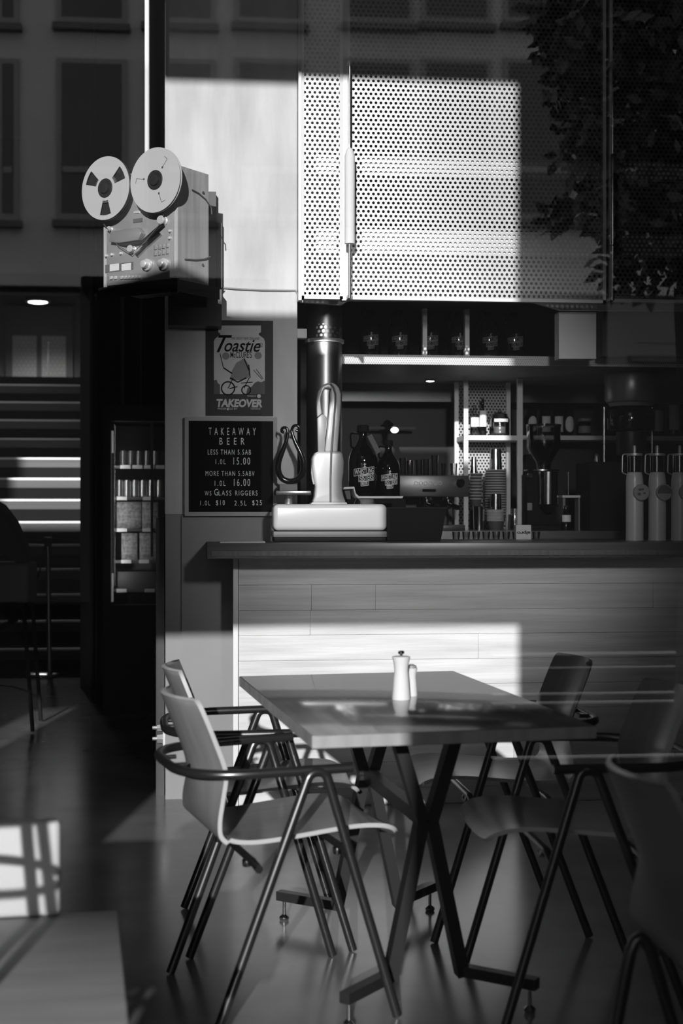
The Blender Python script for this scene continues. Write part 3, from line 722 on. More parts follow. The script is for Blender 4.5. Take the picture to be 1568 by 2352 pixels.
# ================================================================== COUNTER SCALE and things by it
sy = 6.08
s0, s1 = X(628, sy), X(889, sy); scx = (s0+s1)/2
sc = thing('counter_scale', 'vintage white enamel counter scale with tall looped tower', 'scale', (scx, sy, zs))
def sp(px, py, y=sy): v = P(px, py, y); return v.x-scx, v.z-zs
hw = (s1-s0)/2
MB().box(-hw*.985, hw*.985, 0.012, 0.29, 0.0, sp(750,1234)[1]).build('underframe', m_blackm, sc, bevel=0.006)
MB().box(-hw*1.0, hw*1.0, 0.004, 0.30, sp(750,1234)[1], sp(750,1220)[1]-0.0005).build('plinth', m_dgrey, sc, bevel=0.004)
zb0, zb1 = sp(750,1219)[1], sp(750,1158)[1]
MB().box(-hw, hw, 0, 0.30, zb0, zb1).build('housing', m_white, sc, bevel=0.022, seg=5)
# tower: waisted body, then an oval loop with a dark seam
yt = 0.10
def sq(px, py): return sp(px, py, sy+yt-0.03)
L = [(717,1155),(722,1140),(724,1118),(719,1095),(716,1070),(717,1050),(724,1040),(730,1037)]
Rr = [(782,1037),(786,1042),(789,1060),(788,1085),(785,1105),(785,1125),(789,1142),(794,1155)]
MB().prism([sq(*p) for p in L+Rr][::-1], yt-0.045, yt+0.045).build('tower_body', m_white, sc, bevel=0.010, seg=4)
loop_o = [(734,1037),(731,1000),(728,950),(727,915),(731,897),(740,885),(752,879),(764,878),(774,884),(782,898),(783,915),(781,950),(777,1000),(773,1037)]
col = MB()
# solid right limb of the tower
limb = [(746,1037),(750,1000),(755,950),(757,920),(757,905),(762,880),(770,881),(778,890),(783,905),(783,925),(780,970),(775,1037)]
col.prism([sq(*p) for p in limb][::-1], yt-0.03, yt+0.03); col.build('tower_limb', m_white, sc, bevel=0.006, seg=3)
arch = [(729,958),(727,918),(731,898),(740,885),(752,879),(766,879),(770,889),(758,893),(748,892),(741,900),(737,914),(737,934),(739,950)]
MB().prism([sq(*p) for p in arch], yt-0.029, yt+0.029).build('loop_arch', m_white, sc, bevel=0.004, seg=3)
MB().prism([sq(*p) for p in [(731,1040),(729,960),(738,950),(745,952),(751,958),(748,1000),(746,1040)]], yt-0.016, yt+0.016).build('tower_web', M('scale_grey', 0.2, 0.4), sc, bevel=0.003)
seam = [(758,1153),(758,1100),(760,1040),(764,1000),(768,950),(770,920),(770,905),(765,889),(758,882)]
MB().tube([(sq(*p)[0], yt-0.031 if i > 2 else yt-0.046, sq(*p)[1]) for i, p in enumerate(seam)], 0.0045, 8).build('seam', m_dgrey, sc)
MB().prism([sq(*p) for p in [(708+4,1158),(796,1158),(794,1154),(716,1154)]][::-1], yt-0.055, yt+0.055).build('tower_foot', m_white, sc)
# side grip
MB().tube([(sq(*p)[0], yt-0.02, sq(*p)[1]) for p in [(722,1052),(718,1070),(717,1085),(719,1102),(722,1112)]], 0.005, 8).build('side_rib', m_white, sc)
# left plate on a stem and right pan arm
a0 = sp(634, 1138); a1 = sp(716, 1126)
MB().cyl((sp(666,1155)[0], 0.12, zb1-0.002), (sp(666,1140)[0], 0.12, a0[1]), 0.018).build('plate_stem', m_galv, sc)
MB().box(a0[0], a1[0], 0.04, 0.2, sp(0,1136)[1], sp(0,1126)[1]).build('weight_plate', m_steel, sc, bevel=0.003)
p0 = sp(790,1128); 
pan = [(0.03, p) for p in ()]
ppts = [sp(792,1121), sp(815,1120), sp(819,1136), sp(826,1142), sp(928,1142)]
pp = MB(); ww = 0.0045
poly = [(x, z+ww) for x, z in ppts]+[(x-0.003, z-ww) for x, z in reversed(ppts)]
pp.prism(poly[::-1], 0.03, 0.22); pp.build('scoop_pan', m_whitem, sc)
MB().cyl((sp(845,1155)[0], 0.12, zb1-0.002), (sp(845,1146)[0], 0.12, sp(845,1146)[1]), 0.05, 0.04).build('pan_boss', m_chrome, sc)
MB().prism([sp(793,1122), sp(806,1122), sp(809,1146), sp(800,1146)], 0.06, 0.18).build('pan_bracket', m_dgrey, sc)
# black lyre loop standing on the plate
ly = thing('lyre_ornament', 'black glossy lyre shaped loop standing on the scale plate', 'ornament', (sp(668,1126)[0]+scx, sy+0.10, zs+sp(0,1126)[1]))
lw = [(659,985),(653,981),(646,984),(645,991),(650,996),(655,993)]
def lyp(px, py): v = P(px, py, sy+0.10); return (v.x-ly.location.x, 0, v.z-ly.location.z)
path = [(652,993),(647,991),(648,984),(655,982),(660,988),(660,1000),(655,1020),(645,1045),(639,1065),(640,1085),(648,1099),(660,1105),(672,1105),(685,1100),(695,1085),(697,1065),(692,1045),(680,1020),(672,1000),(670,988),(674,979),(682,977),(687,983),(684,990),(679,988)]
rad = []
for i, p in enumerate(path): rad.append(0.0065+0.0065*max(0, min(1, (p[1]-990)/70)))
pts = [lyp(*p) for p in path]
pts, rad = smooth(pts, rad)
MB().tube(pts, rad, 12).build('loop', m_blackg, ly)
MB().box(-0.045, 0.03, -0.03, 0.03, 0, lyp(668,1112)[2]).build('foot_block', m_grey, ly, bevel=0.003)
nb = tag(MB().box(0, X(690, 6.0)-X(505, 6.0)-0.15, 0, 0.14, 0, 0.006).build('menu_card', m_paper, None, (X(505, 6.0), 5.99, zs)), 'thin pale menu card lying at the left end of the bar top', 'card')

# ================================================================== ON THE COLUMN: poster, letter board, cable, box
wy0 = PY-0.001
pc = P(549, 955, wy0)
po = thing('poster', 'dark event poster with a pale jar on the column', 'poster', (pc.x, wy0, pc.z))
def pq(px, py): v = P(px, py, wy0); return v.x-pc.x, v.z-pc.z
x0, z0 = pq(472, 955); x1, z1 = pq(627, 737)
MB().box(x0, x1, -0.002, 0, z0, z1).build('sheet', m_posterbk, po)
jarp = [(501,748),(599,748),(599,763),(594,766),(594,769),(606,778),(608,785),(608,905),(491,905),(491,784),(494,778),(505,769),(505,766),(501,763)]
pr = MB(); pr.prism([pq(*p) for p in jarp][::-1], -0.0028, -0.0021)
pr.build('jar_print', m_paper, po)
g = MB()
g.prism([pq(*p) for p in [(491,874),(497,872),(500,880),(505,884),(505,905),(491,905)]][::-1], -0.0036, -0.0029)
g.prism([pq(*p) for p in [(565,905),(568,892),(578,888),(584,880),(592,876),(600,878),(608,874),(608,905)]][::-1], -0.0036, -0.0029)
g.build('hills_print', m_pgrey2, po)
g = MB(); g.prism([pq(*p) for p in [(527,872),(533,850),(543,833),(561,823),(571,838),(574,856),(570,868),(556,874)]][::-1], -0.0036, -0.0029)
for c, rr in (((518.5,818),8.5),((592.5,817),8.5)):
    g.prism([pq(c[0]+rr*math.cos(R(30*i)), c[1]+rr*math.sin(R(30*i))) for i in range(12)], -0.0036, -0.0029)
g.build('sandwich_print', m_pgrey, po)
g = MB()
def ring(cx, cy, r, wd, y=-0.0042):
    n = 28; vs = []
    for i in range(n):
        a = 2*math.pi*i/n
        for rr in (r-wd/2, r+wd/2):
            u, v = pq(cx+rr*math.cos(a), cy+rr*math.sin(a)); vs.append((u, y, v))
    g.add(vs, [(2*i, 2*i+1, (2*i+3)%(2*n), (2*i+2)%(2*n)) for i in range(n)])
ring(523.5, 892, 15, 3); ring(565, 896, 10, 2.6)
def seg_(a, b, wd, y=-0.0040):
    u0, v0 = pq(*a); u1, v1 = pq(*b); g.bar((u0, y, v0), (u1, y, v1), wd*PY/F, 0.0004, (0,1,0))
for a, b, wd in (((505,812),(513,845),1.6),((513,845),(533,858),3),((528,868),(546,878),3),((546,878),(565,868),3),((524,892),(535,868),2),((545,888),(527,893),2.4),((572,868),(560,892),2),((560,823),(571,850),2.4),((571,838),(574,868),2.6),((553,880),(580,878),2),((582,850),(602,872),1.2),((588,848),(604,870),1.2)): seg_(a, b, wd)
g.build('cycle_print', m_ink, po)
g = MB()
def pt(body, xa, xb, ya, yb_, **kw):
    u0, v0 = pq(xa, yb_); u1, v1 = pq(xb, ya); vs, fs = text_box(body, u0, u1, v0, v1, kw.pop('y', -0.0030), 0.0006, **kw); g.add(vs, fs)
pt('THE GREAT NEW ZEALAND', 530, 596, 775, 780)
pt('T', 497, 533, 770, 809, shear=0.5, offset=0.012)
pt('oastie', 515, 598, 781, 808, shear=0.35, offset=0.012)
pt("McCLURE'S", 529, 578, 808, 822, offset=0.004)
pt("'22", 595, 603, 788, 797)
g.build('dark_lettering', m_ink, po)
g = MB()
pt('TAKEOVER', 497, 602, 917, 935, shear=0.15, offset=0.045, y=-0.0022)
pt('PRESENTED BY', 500, 545, 937, 941, y=-0.0022); pt('TOASTIETAKEOVER', 575, 598, 937, 941, y=-0.0022); pt('POWERED BY', 568, 588, 908, 912, y=-0.0038)
g.prism([pq(594.5+4.5*math.cos(R(30*i)), 910+4.5*math.sin(R(30*i))) for i in range(12)], -0.0045, -0.0037)
g.prism([pq(523+2.5*math.cos(R(45*i)), 940+2.5*math.sin(R(45*i))) for i in range(8)], -0.003, -0.0022)
g.build('pale_lettering', m_paper, po)

by0 = PY-0.013
bc_ = P(530, 1185, by0-0.012)
lbd = thing('letter_board', 'framed black letter board listing takeaway beer prices', 'sign', (bc_.x, by0, bc_.z))
def bq(px, py): v = P(px, py, by0-0.014); return v.x-bc_.x, v.z-bc_.z
x0, z0 = bq(424, 1185); x1, z1 = bq(636, 959); fw = 9*PY/F
MB().box(x0+fw*.8, x1-fw*.8, -0.014, 0.0, z0+fw*.8, z1-fw*.8).build('felt', m_felt, lbd)
f = MB(); f.box(x0, x1, -0.024, 0, z0, z0+fw); f.box(x0, x1, -0.024, 0, z1-fw, z1); f.box(x0, x0+fw, -0.0238, 0, z0+fw, z1-fw); f.box(x1-fw, x1, -0.0238, 0, z0+fw, z1-fw)
f.build('frame', m_frame, lbd)
for items in ([('TAKEAWAY',479,587,983,999)], [('BEER',504,561,1006,1021)], [('LESS THAN 5.5AB',477,576,1033,1044)], [('1.0L',495,518,1055,1066),('15.00',536,574,1051,1067)],
              [('MORE THAN 5.5ABV',472,584,1082,1093)], [('1.0L',493,518,1104,1116),('16.00',537,574,1100,1116)], [('WS',470,485,1128,1138),('G',492,501,1123,1138),('LASS',502,531,1127,1138),('RIGGERS',540,591,1127,1138)],
              [('1.0L',460,483,1150,1161),('$10',496,516,1149,1162),('2.5L',538,566,1150,1161),('$25',579,601,1149,1162)]):
    g = MB()
    for body, xa, xb, ya, yb_ in items:
        u0, v0 = bq(xa, yb_); u1, v1 = bq(xb, ya); L_ = len(body)
        vs, fs = text_box(body, u0, u1, v0, v1, -0.0142, 0.002, offset=-0.008, spacing=2.1 if body in ('TAKEAWAY', 'BEER') else 1.35); g.add(vs, fs)
    g.build('lettering', m_letter, lbd)
cb = [P(497, 660, PY-0.006), P(540, 663, PY-0.012), P(600, 666, PY-0.012), P(660, 667, PY-0.010), P(678, 667, PY-0.008), P(684, 676, PY-0.008), P(686, 692, PY-0.008)]
tag(MB().tube(cb, 0.0035, 8).build('cable', m_galv), 'thin cable run across the column below the sunlit part', 'cable')
q = P(694, 768, PY+0.06)
jb = tag(MB().box(0, X(706, PY)-px1, 0, 0.05, 0, 0.042).build('junction_box', m_whitem, None, (px1, PY+0.03, q.z-0.02), bevel=0.003), 'small white junction box on the right side of the column', 'box')

# ================================================================== REEL-TO-REEL DECK on its bracket shelf
al = -R(33)-TH
cor = C(-0.662, 5.75, 2.2075); W_, Hh, Dd = 0.40, 0.462, 0.20
ca, sa = math.cos(al), math.sin(al)
org = Vector((cor.x-(W_/2*ca+Dd/2*sa), cor.y-(W_/2*sa-Dd/2*ca), cor.z))
dk = thing('tape_deck', 'vintage reel to reel tape deck with two big reels on bracket shelf', 'tape deck', org, al)
cbm = MB(); cbm.box(-W_/2, -W_/2+0.018, -Dd/2, Dd/2, 0, Hh); cbm.box(W_/2-0.018, W_/2, -Dd/2, Dd/2, 0, Hh)
cbm.box(-W_/2+0.018, W_/2-0.018, -Dd/2+0.012, Dd/2, Hh-0.016, Hh); cbm.box(-W_/2+0.018, W_/2-0.018, -Dd/2+0.012, Dd/2, 0, 0.016); cbm.box(-W_/2+0.018, W_/2-0.018, Dd/2-0.01, Dd/2, 0.016, Hh-0.016)
cbm.build('wooden_case', m_woodside, dk)
yf = -Dd/2
MB().box(-W_/2+0.019, W_/2-0.019, yf-0.004, yf+0.012, 0.004, Hh-0.004).build('front_panel', m_deck, dk, bevel=0.002)
yf -= 0.004
def dxy(px, py): return (px-237)/171*W_-W_/2, (656-(px-237)*15/171-py)/(563-(px-237)*0.02)
for sxn, full in ((-0.134, False), (0.134, True)):
    n_ = 48; r_ = 0.131
    rl = MB()
    if full: rl.lathe([(0.033,0),(r_-.003,0),(r_,0.001),(r_,0.0025),(0.033,0.0025)], seg=56)
    else:
        # flange with three windows
        def sec(a0, a1, ra, rb):
            m_ = max(2, int((a1-a0)/7)+1); vs = []
            for i in range(m_+1):
                a = R(a0+(a1-a0)*i/m_)
                for rr in (ra, rb):
                    vs += [(rr*math.cos(a), rr*math.sin(a), 0), (rr*math.cos(a), rr*math.sin(a), 0.0025)]
            fs = []
            for i in range(m_):
                b = 4*i; fs += [(b, b+2, b+6, b+4), (b+1, b+5, b+7, b+3), (b, b+4, b+5, b+1), (b+2, b+3, b+7, b+6)]
            fs += [(0,1,3,2), (4*m_, 4*m_+2, 4*m_+3, 4*m_+1)]
            rl.add(vs, fs)
        sec(0, 360, 0.112, r_); sec(0, 360, 0.033, 0.052)
        for c_ in (-90, 30, 150): sec(c_+16, c_+104, 0.052, 0.112)
    rt_ = rl.build('reel', m_reel, dk, loc=(sxn, yf-0.056, 0.397), rot=(R(90), 0, 0))
    MB().lathe([(0.03,-0.03),(0.040,-0.0305),(0.040,0.004),(0.036,0.006),(0.034,0.006),(0.024,0.004),(0.022,0.014),(0.012,0.016)], seg=28).build('hub', m_black, rt_)
    MB().lathe([(0.0345,-0.0075),(0.10 if full else 0.06,-0.0075),(0.10 if full else 0.06,-0.001),(0.0345,-0.001)], seg=48).build('tape_pack', m_dgrey, rt_)
    MB().lathe([(0.035,-0.0105),(r_,-0.0105),(r_,-0.008),(0.035,-0.008)], seg=48).build('back_flange', m_reel if full else m_black, rt_)
    MB().cyl((0,0,-0.056), (0,0,-0.028), 0.02, seg=20).build('spindle', m_steel, rt_)
    if full:
        o_ = MB()
        for a in (50, 170, 290):
            for rr, ll in ((0.08, 0.035),):
                c_, s_ = math.cos(R(a)), math.sin(R(a)); o_.bar((0.055*c_, 0.055*s_, 0.0029), (0.10*c_, 0.10*s_, 0.0029), 0.002, 0.0006); o_.bar((0.10*c_, 0.10*s_, 0.0029), (0.10*c_-0.02*s_, 0.10*s_+0.02*c_, 0.0029), 0.002, 0.0006)
                o_.bar((0.056*c_, 0.056*s_, 0.0029), (0.064*c_, 0.064*s_, 0.0029), 0.008, 0.0006)
        o_.build('reel_marks', m_dgrey, rt_)
def dbox(px0_, py0_, px1_, py1_, th_, name, mat, bev=0.0):
    a, b = dxy(px0_, py1_), dxy(px1_, py0_); return MB().box(a[0], b[0], yf-th_, yf-0.0003, a[1], b[1]).build(name, mat, dk, bevel=bev)
dbox(243, 598, 309, 622, 0.002, 'meter_window', m_dgrey)
for a in (254, 282): dbox(a, 601, a+22, 619, 0.003, 'level_meter', m_paper)
for px in (335, 373):
    u, v = dxy(px+8, 607); kn = MB().lathe([(0.022,0),(0.024,0.002),(0.024,0.012),(0.016,0.014),(0.015,0.034),(0.012,0.036)], seg=32).build('level_knob', m_bright, dk, loc=(u, yf, v), rot=(R(90),0,0))
for i, px in enumerate((258, 268, 283, 291, 299, 307, 315, 323)):
    u, v = dxy(px, 634); MB().box(u-0.007, u+0.007, yf-0.008, yf-0.0003, v-0.008, v+0.005).build('key', m_bright, dk, bevel=0.001)
for i in range(4):
    for j in range(2): dbox(357+i*9, 563+j*14-i, 363+i*9, 573+j*14-i, 0.006, 'transport_button', m_galv, 0.001)
for px, py in ((246, 582), (260, 580), (281, 578), (394, 532), (393, 548)):
    u, v = dxy(px, py); MB().lathe([(0.006,0),(0.006,0.01),(0.004,0.012)], seg=14).build('small_knob', m_bright, dk, loc=(u, yf, v), rot=(R(90),0,0))
u0, v0 = dxy(264, 540); 
def hp(px, py): return dxy(px, py)
MB().prism([hp(*p) for p in [(266,528),(330,522),(338,535),(330,552),(285,556),(262,552)]][::-1], yf-0.03, yf-0.0003).build('head_cover', M('head_cover', 0.33, 0.35, 0.4), dk, bevel=0.004)
MB().prism([hp(*p) for p in [(275,556),(335,552),(378,516),(382,522),(340,558),(300,562)]][::-1], yf-0.02, yf-0.0003).build('head_slot', m_blackm, dk)
MB().prism([hp(*p) for p in [(316,582),(345,553),(372,535),(376,540),(345,566),(322,588)]][::-1], yf-0.012, yf-0.0003).build('tension_arm', m_steel, dk, bevel=0.001)
for px, py, rr, dp in ((380, 508, 0.017, 0.03), (310, 570, 0.014, 0.03), (257, 520, 0.010, 0.02)):
    u, v = dxy(px, py); MB().lathe([(rr,0),(rr*1.1,0.004),(rr*.85,0.006),(rr*.85,dp-.006),(rr*1.1,dp-.004),(rr*.9,dp)], seg=24).build('tape_roller', m_bright, dk, loc=(u, yf, v), rot=(R(90),0,0))
dbox(309, 498, 330, 509, 0.003, 'tape_counter', m_dgrey); dbox(311, 481, 323, 487, 0.005, 'power_switch', m_bright)
tp = [hp(*p) for p in [(240,500),(258,522),(280,560),(312,582),(345,556),(380,515),(395,470)]]
MB().tube([(a, yf-0.024, b) for a, b in tp], 0.0016, 6).build('tape', m_dgrey, dk)
def dside(px, py): return ((px-408)/69*Dd-Dd/2, (642+(px-408)*8/69-py)/(563-(px-408)*.1))
for px, py in ((464, 437), (463, 604)):
    a, b = dside(px, py); MB().cyl((W_/2, a, b), (W_/2+0.004, a, b), 0.006, seg=14).build('side_screw', m_dgrey, dk)
for pth in ([(437,434),(452,440),(468,452),(481,470),(482,485)], [(421,595),(445,594),(465,590),(479,583)]):
    q_ = [dside(*p) for p in pth]; MB().tube([(W_/2+0.006, min(a, Dd/2+0.02), b) for a, b in q_], 0.0025, 8).build('lead', m_dgrey, dk)

bs = thing('bracket_shelf', 'black steel bracket shelf on the column under the tape deck', 'shelf', (org.x, org.y, 0), al)
zk = org.z-0.002
MB().box(-W_/2-0.015, W_/2+0.008, -Dd/2-0.012, Dd/2+0.06, zk-0.012, zk).build('tray', m_black, bs)
lipm = MB(); lipm.box(-W_/2-0.015, W_/2+0.008, -Dd/2-0.016, -Dd/2-0.0125, zk-0.05, zk-0.002); lipm.box(W_/2+0.0085, W_/2+0.012, -Dd/2-0.016, Dd/2+0.06, zk-0.05, zk-0.002)
lipm.box(W_/2-0.02, W_/2+0.013, -Dd/2-0.018, -Dd/2-0.005, zk-0.055, zk+0.012)
lipm.build('lip', m_black, bs)
zrt = ZC-0.001
MB().cyl((-0.165, 0.135, zk-0.002), (-0.165, 0.135, zrt), 0.0105, seg=14).build('reflection_rod', m_whitem, bs)  # white rod added in place of a bright streak mirrored in the pane
def unrot(v): d_ = Vector((v.x-org.x, v.y-org.y)); return Vector((d_.x*ca+d_.y*sa, -d_.x*sa+d_.y*ca, v.z))
def wbox(name, pxa, pxb, pya, pyb, y0, y1, mat):
    a, b = X(pxa, y0), X(pxb, y0); z0_, z1_ = Z((pxa+pxb)/2, pyb, y0), Z((pxa+pxb)/2, pya, y0)
    c8 = [Vector((x_, y_, z_)) for z_ in (z0_, z1_) for x_, y_ in ((a,y0),(b,y0),(b,y1),(a,y1))]
    return MB().add([unrot(v) for v in c8], [(0,3,2,1),(4,5,6,7),(0,1,5,4),(1,2,6,5),(2,3,7,6),(3,0,4,7)]).build(name, mat, bs)
wbox('mount_box', 386, 509, 664, 748, PY-0.13, PY-0.001, m_black)
wbox('back_plate', 470, 496, 440, 664, PY-0.06, PY-0.002, m_dgrey)
wbox('side_plate', 497, 510, 512, 663, PY-0.045, PY-0.001, m_dgrey)

# ================================================================== FRIDGE
fy = 8.9
fx0 = X(236, fy); fx1 = fx0+0.62
frg = thing('drinks_fridge', 'black upright drinks fridge with lit shelves left of the column', 'fridge', (fx0, fy, 0))
fzt = Z(300, 930, fy); fz0 = Z(300, 1390, fy)
def fq(px, py, y=fy): v = P(px, py, y); return v.x-fx0, v.z
c = MB(); wdt = fx1-fx0
c.box(0, 0.05, 0.0, 0.6, 0.0, fzt); c.box(wdt-0.05, wdt, 0, 0.6, 0, fzt); c.box(0.05, wdt-0.05, 0, 0.6, fzt-0.10, fzt); c.box(0.05, wdt-0.05, 0, 0.6, 0, fz0); c.box(0.05, wdt-0.05, 0.56, 0.6, fz0, fzt-0.10)
c.build('cabinet', m_black, frg)
MB().box(0.052, 0.062, 0.02, 0.05, fz0+0.02, fzt-0.16).build('light_strip', m_lampf, frg)
dr = MB().box(0.052, wdt-0.052, -0.012, -0.008, fz0+0.005, fzt-0.105).build('glass_door', m_clear, frg)
MB().box(0.055, 0.07, -0.03, -0.013, fz0+0.2, fzt-0.3).build('door_handle', m_steel, dr)
MB().box(fq(346,0)[0], fq(352,0)[0], -0.02, -0.0125, fz0+0.3, fzt-0.1).build('door_stile', m_grey, dr)
fsh = []
tick = {1068: (275,303,330,357), 1141: (267,327), 1214: (267,326), 1287: (277,318), 1354: (266,331)}
for yy in (1068, 1141, 1214, 1287, 1354):
    z = fq(300, yy)[1]; fsh.append(z)
    MB().box(0.052, wdt-0.052, 0.061, 0.54, z-0.018, z-0.002).build('shelf', m_dgrey, frg)
    for px in tick[yy]:
        a = fq(px, yy)[0]; MB().box(a, a+0.062, 0.056, 0.06, z-0.021, z+0.001).build('price_ticket', m_ticket, frg)
def can(loc, r, h, label, group, mat=m_can):
    t = thing('drink_can', label, 'can', loc, 0.0, group)
    MB().lathe([(r*.8,0),(r,0.006),(r,h-.012),(r*.82,h-.002),(r*.82,h)], seg=20).build('body', mat, t)
    MB().lathe([(r*.8,h),(r*.78,h-.002),(0,h-.002)], seg=20).build('lid', m_chrome, t); return t
proto = None
for i, px in enumerate((281, 300, 319, 338, 357)):
    v = fq(px, 1068); lab = 'drink can on the top fridge shelf, %s from the left' % nth(i); loc = (v[0]+fx0, fy+0.13, fsh[0]-0.002)
    if proto is None: proto = can(loc, 0.025, 0.095, lab, 'cans on the top fridge shelf', M('dark_can', 0.2, 0.25, 0.5))
    else: dup(proto, loc, 0.0, lab)
proto = None
for i, px in enumerate((272, 290, 309, 328, 347, 366)):
    v = fq(px, 1141); lab = 'tall drink can on the second fridge shelf, %s from the left' % nth(i); loc = (v[0]+fx0, fy+0.13, fsh[1]-0.002)
    if proto is None: proto = can(loc, 0.024, 0.108, lab, 'cans on the second fridge shelf')
    else: dup(proto, loc, 0.0, lab)
for i, (pa, pb_, sh_, yt_, lab) in enumerate(((266,323,2,1152,'wide printed beer carton on the third fridge shelf'), (325,362,2,1152,'narrow printed beer carton right on the third fridge shelf'),
                                (277,314,3,1224,'bright printed beer carton at left of the fourth fridge shelf'), (319,358,3,1224,'darker printed beer carton at right of the fourth fridge shelf'), (268,360,4,1314,'low dark carton on the bottom fridge shelf'))):
    a, b = fq(pa, 0)[0]+fx0, fq(pb_, 0)[0]+fx0; hgt = fq(300, yt_)[1]-fsh[sh_]
    o_ = MB().box(0, b-a, 0, 0.2, 0, hgt).build('beer_carton', m_box if i < 4 else m_dgrey, None, (a, fy+0.09, fsh[sh_]-0.002), bevel=0.002)
    tag(o_, lab, 'carton')
fb = fq(268, 1384)
flr = bpy.data.lights.new('fridge_light', 'AREA'); flo = bpy.data.objects.new('fridge_light', flr); COL.objects.link(flo)
flr.shape = 'RECTANGLE'; flr.size = 0.02; flr.size_y = 1.0; flr.energy = 1.1
flo.location = (fx0+0.07, fy+0.0, (fz0+fzt)/2); flo.rotation_euler = (R(90), 0, R(-62))

# ================================================================== STANCHION and far chair
q = G(114, 1553, 0.0)
sn_ = thing('barrier_post', 'slim steel barrier post with black belt before the stairs', 'post', q)
hp_ = Z(110, 1234, q.y)
MB().lathe([(0.14,0),(0.15,0.006),(0.15,0.028),(0.13,0.034),(0.03,0.038)], (-0.05,0,0), 36).build('base', m_steel, sn_)
MB().cyl((0,0,0.03), (-0.012,0,hp_-0.07), 0.02, seg=20).build('pole', m_chrome, sn_)
MB().cyl((-0.012,0,hp_-0.07), (-0.012,0,hp_), 0.03, seg=20).build('belt_head', m_black, sn_)
bp_ = [P(p[0], p[1], q.y) for p in ((104,1250),(92,1310),(70,1370),(40,1420),(-20,1455),(-120,1470),(-220,1440),(-300,1380))]
bl_ = MB(); vs = []
for v in bp_: vs += [(v.x-q.x, -0.0, v.z-q.z-0.025), (v.x-q.x, -0.0, v.z-q.z+0.025)]
bl_.add(vs, [(2*i, 2*i+2, 2*i+3, 2*i+1) for i in range(len(bp_)-1)]).build('belt', m_blackm, sn_)

lf = G(75, 1685, 0.0)
hs = thing('bar_chair', 'dark high backed bar chair cut by the left edge before the stairs', 'chair', (lf.x-0.32, lf.y, 0))
ly_ = lf.y
def hq(px, py): v = P(px, py, ly_); return v.x-hs.location.x, v.z
back = [(-60,1130),(-8,1160),(22,1200),(44,1250),(62,1292),(40,1294),(0,1270),(-60,1240)]
MB().prism([hq(*p) for p in back][::-1], 0.0, 0.42).build('backrest', m_blackm, hs, bevel=0.008)
MB().prism([hq(*p) for p in [(-120,1296),(66,1294),(66,1384),(-120,1386)]][::-1], -0.01, 0.43).build('seat', m_dgrey, hs, bevel=0.02, seg=3)
for yy in (0.0, 0.42):
    a = [hq(*p) for p in ((-150,1392),(30,1388),(52,1398),(57,1430),(75,1685))]
    MB().tube(fillet([(u, yy, max(v, 0.012)) for u, v in a], 0.03, 4), 0.012, 10).build('leg', m_blackm, hs)
    b = [hq(*p) for p in ((-140,1392),(-185,1685))]; MB().tube([(u, yy, max(v, 0.012)) for u, v in b], 0.012, 10).build('leg', m_blackm, hs)

# ================================================================== TABLE
ta = thing('cafe_table', 'dark topped cafe table on crossed black steel legs', 'table', C(0.15, 4.02), R(12.2)-TH)
TL, TW, TZ, TT = 1.215, 0.71, 0.745, 0.032
MB().box(-TW/2, TW/2, -TL/2, TL/2, TZ-TT, TZ).build('tabletop', M('table_top', 0.27, 0.11, var=0.18, scale=(18, 2, 18), spec=0.9), ta, bevel=0.002)
eb = MB(); e_ = 0.0012
eb.box(-TW/2-e_, TW/2+e_, -TL/2-e_, -TL/2+.001, TZ-TT+.002, TZ-.002); eb.box(-TW/2-e_, TW/2+e_, TL/2-.001, TL/2+e_, TZ-TT+.002, TZ-.002)
eb.box(-TW/2-e_, -TW/2+.001, -TL/2+.001, TL/2-.001, TZ-TT+.002, TZ-.002); eb.box(TW/2-.001, TW/2+e_, -TL/2+.001, TL/2-.001, TZ-TT+.002, TZ-.002)
eb.build('edge_band', M('table_edge', 0.42, 0.4, var=0.2, scale=(25, 25, 3)), ta)
for s_ in (-1, 1):
    l = 0.33*s_
    for a in (-1, 1):
        lg = MB(); lg.bar((0.012*a, l, 0.47), (0.085*a, l, TZ-TT-0.001), 0.032, 0.045, (0,1,0)); lg.bar((0.012*a, l, 0.47), (0.098*a, l, 0.062), 0.032, 0.045, (0,1,0))
        lg.build('leg', m_black, ta)
        ftb = MB().bar((0.093*a, l, 0.075), (0.25*a, l+0.15*s_, 0.075), 0.030, 0.028).build('foot_bar', m_black, ta)
        ad = MB(); ad.cyl((0.235*a, l+0.136*s_, 0.058), (0.235*a, l+0.136*s_, 0.014), 0.005, seg=10); ad.lathe([(0.012,0.0),(0.015,0.004),(0.015,0.010),(0.006,0.018)], (0.235*a, l+0.136*s_, 0.0), 16)
        ad.build('levelling_foot', m_steel, ftb)
    pl = MB(); pl.bar((-0.27, l+0.10*s_, TZ-TT-0.012), (0.27, l+0.10*s_, TZ-TT-0.012), 0.05, 0.022); pl.build('top_rail', m_black, ta)
MB().bar((0, -0.33, 0.47), (0, 0.33, 0.47), 0.036, 0.036).build('spine', m_black, ta)
def mill(px, py, hh, r, label, knob):
    v = G(px, py, TZ); t = thing('pepper_mill' if knob else 'salt_shaker', label, 'shaker', v)
    MB().lathe([(r*.98,0),(r,0.004),(r*.98,hh*.10),(r*.86,hh*.42),(r*.76,hh*.60),(r*.82,hh*.72),(r*.98,hh*.85),(r*1.0,hh*.875),(r*.95,hh*.885),(0,hh*.89)], seg=36).build('body', m_whitem, t)
    if knob: MB().lathe([(0.004,hh*.885),(0.004,hh*.93),(0.0085,hh*.94),(0.009,hh*.985),(0.006,hh)], seg=18).build('knob', m_chrome, t)
    else: MB().lathe([(r*.9,hh*.89),(r*.8,hh*.96),(r*.3,hh)], seg=24).build('cap', m_white, t)
    return t
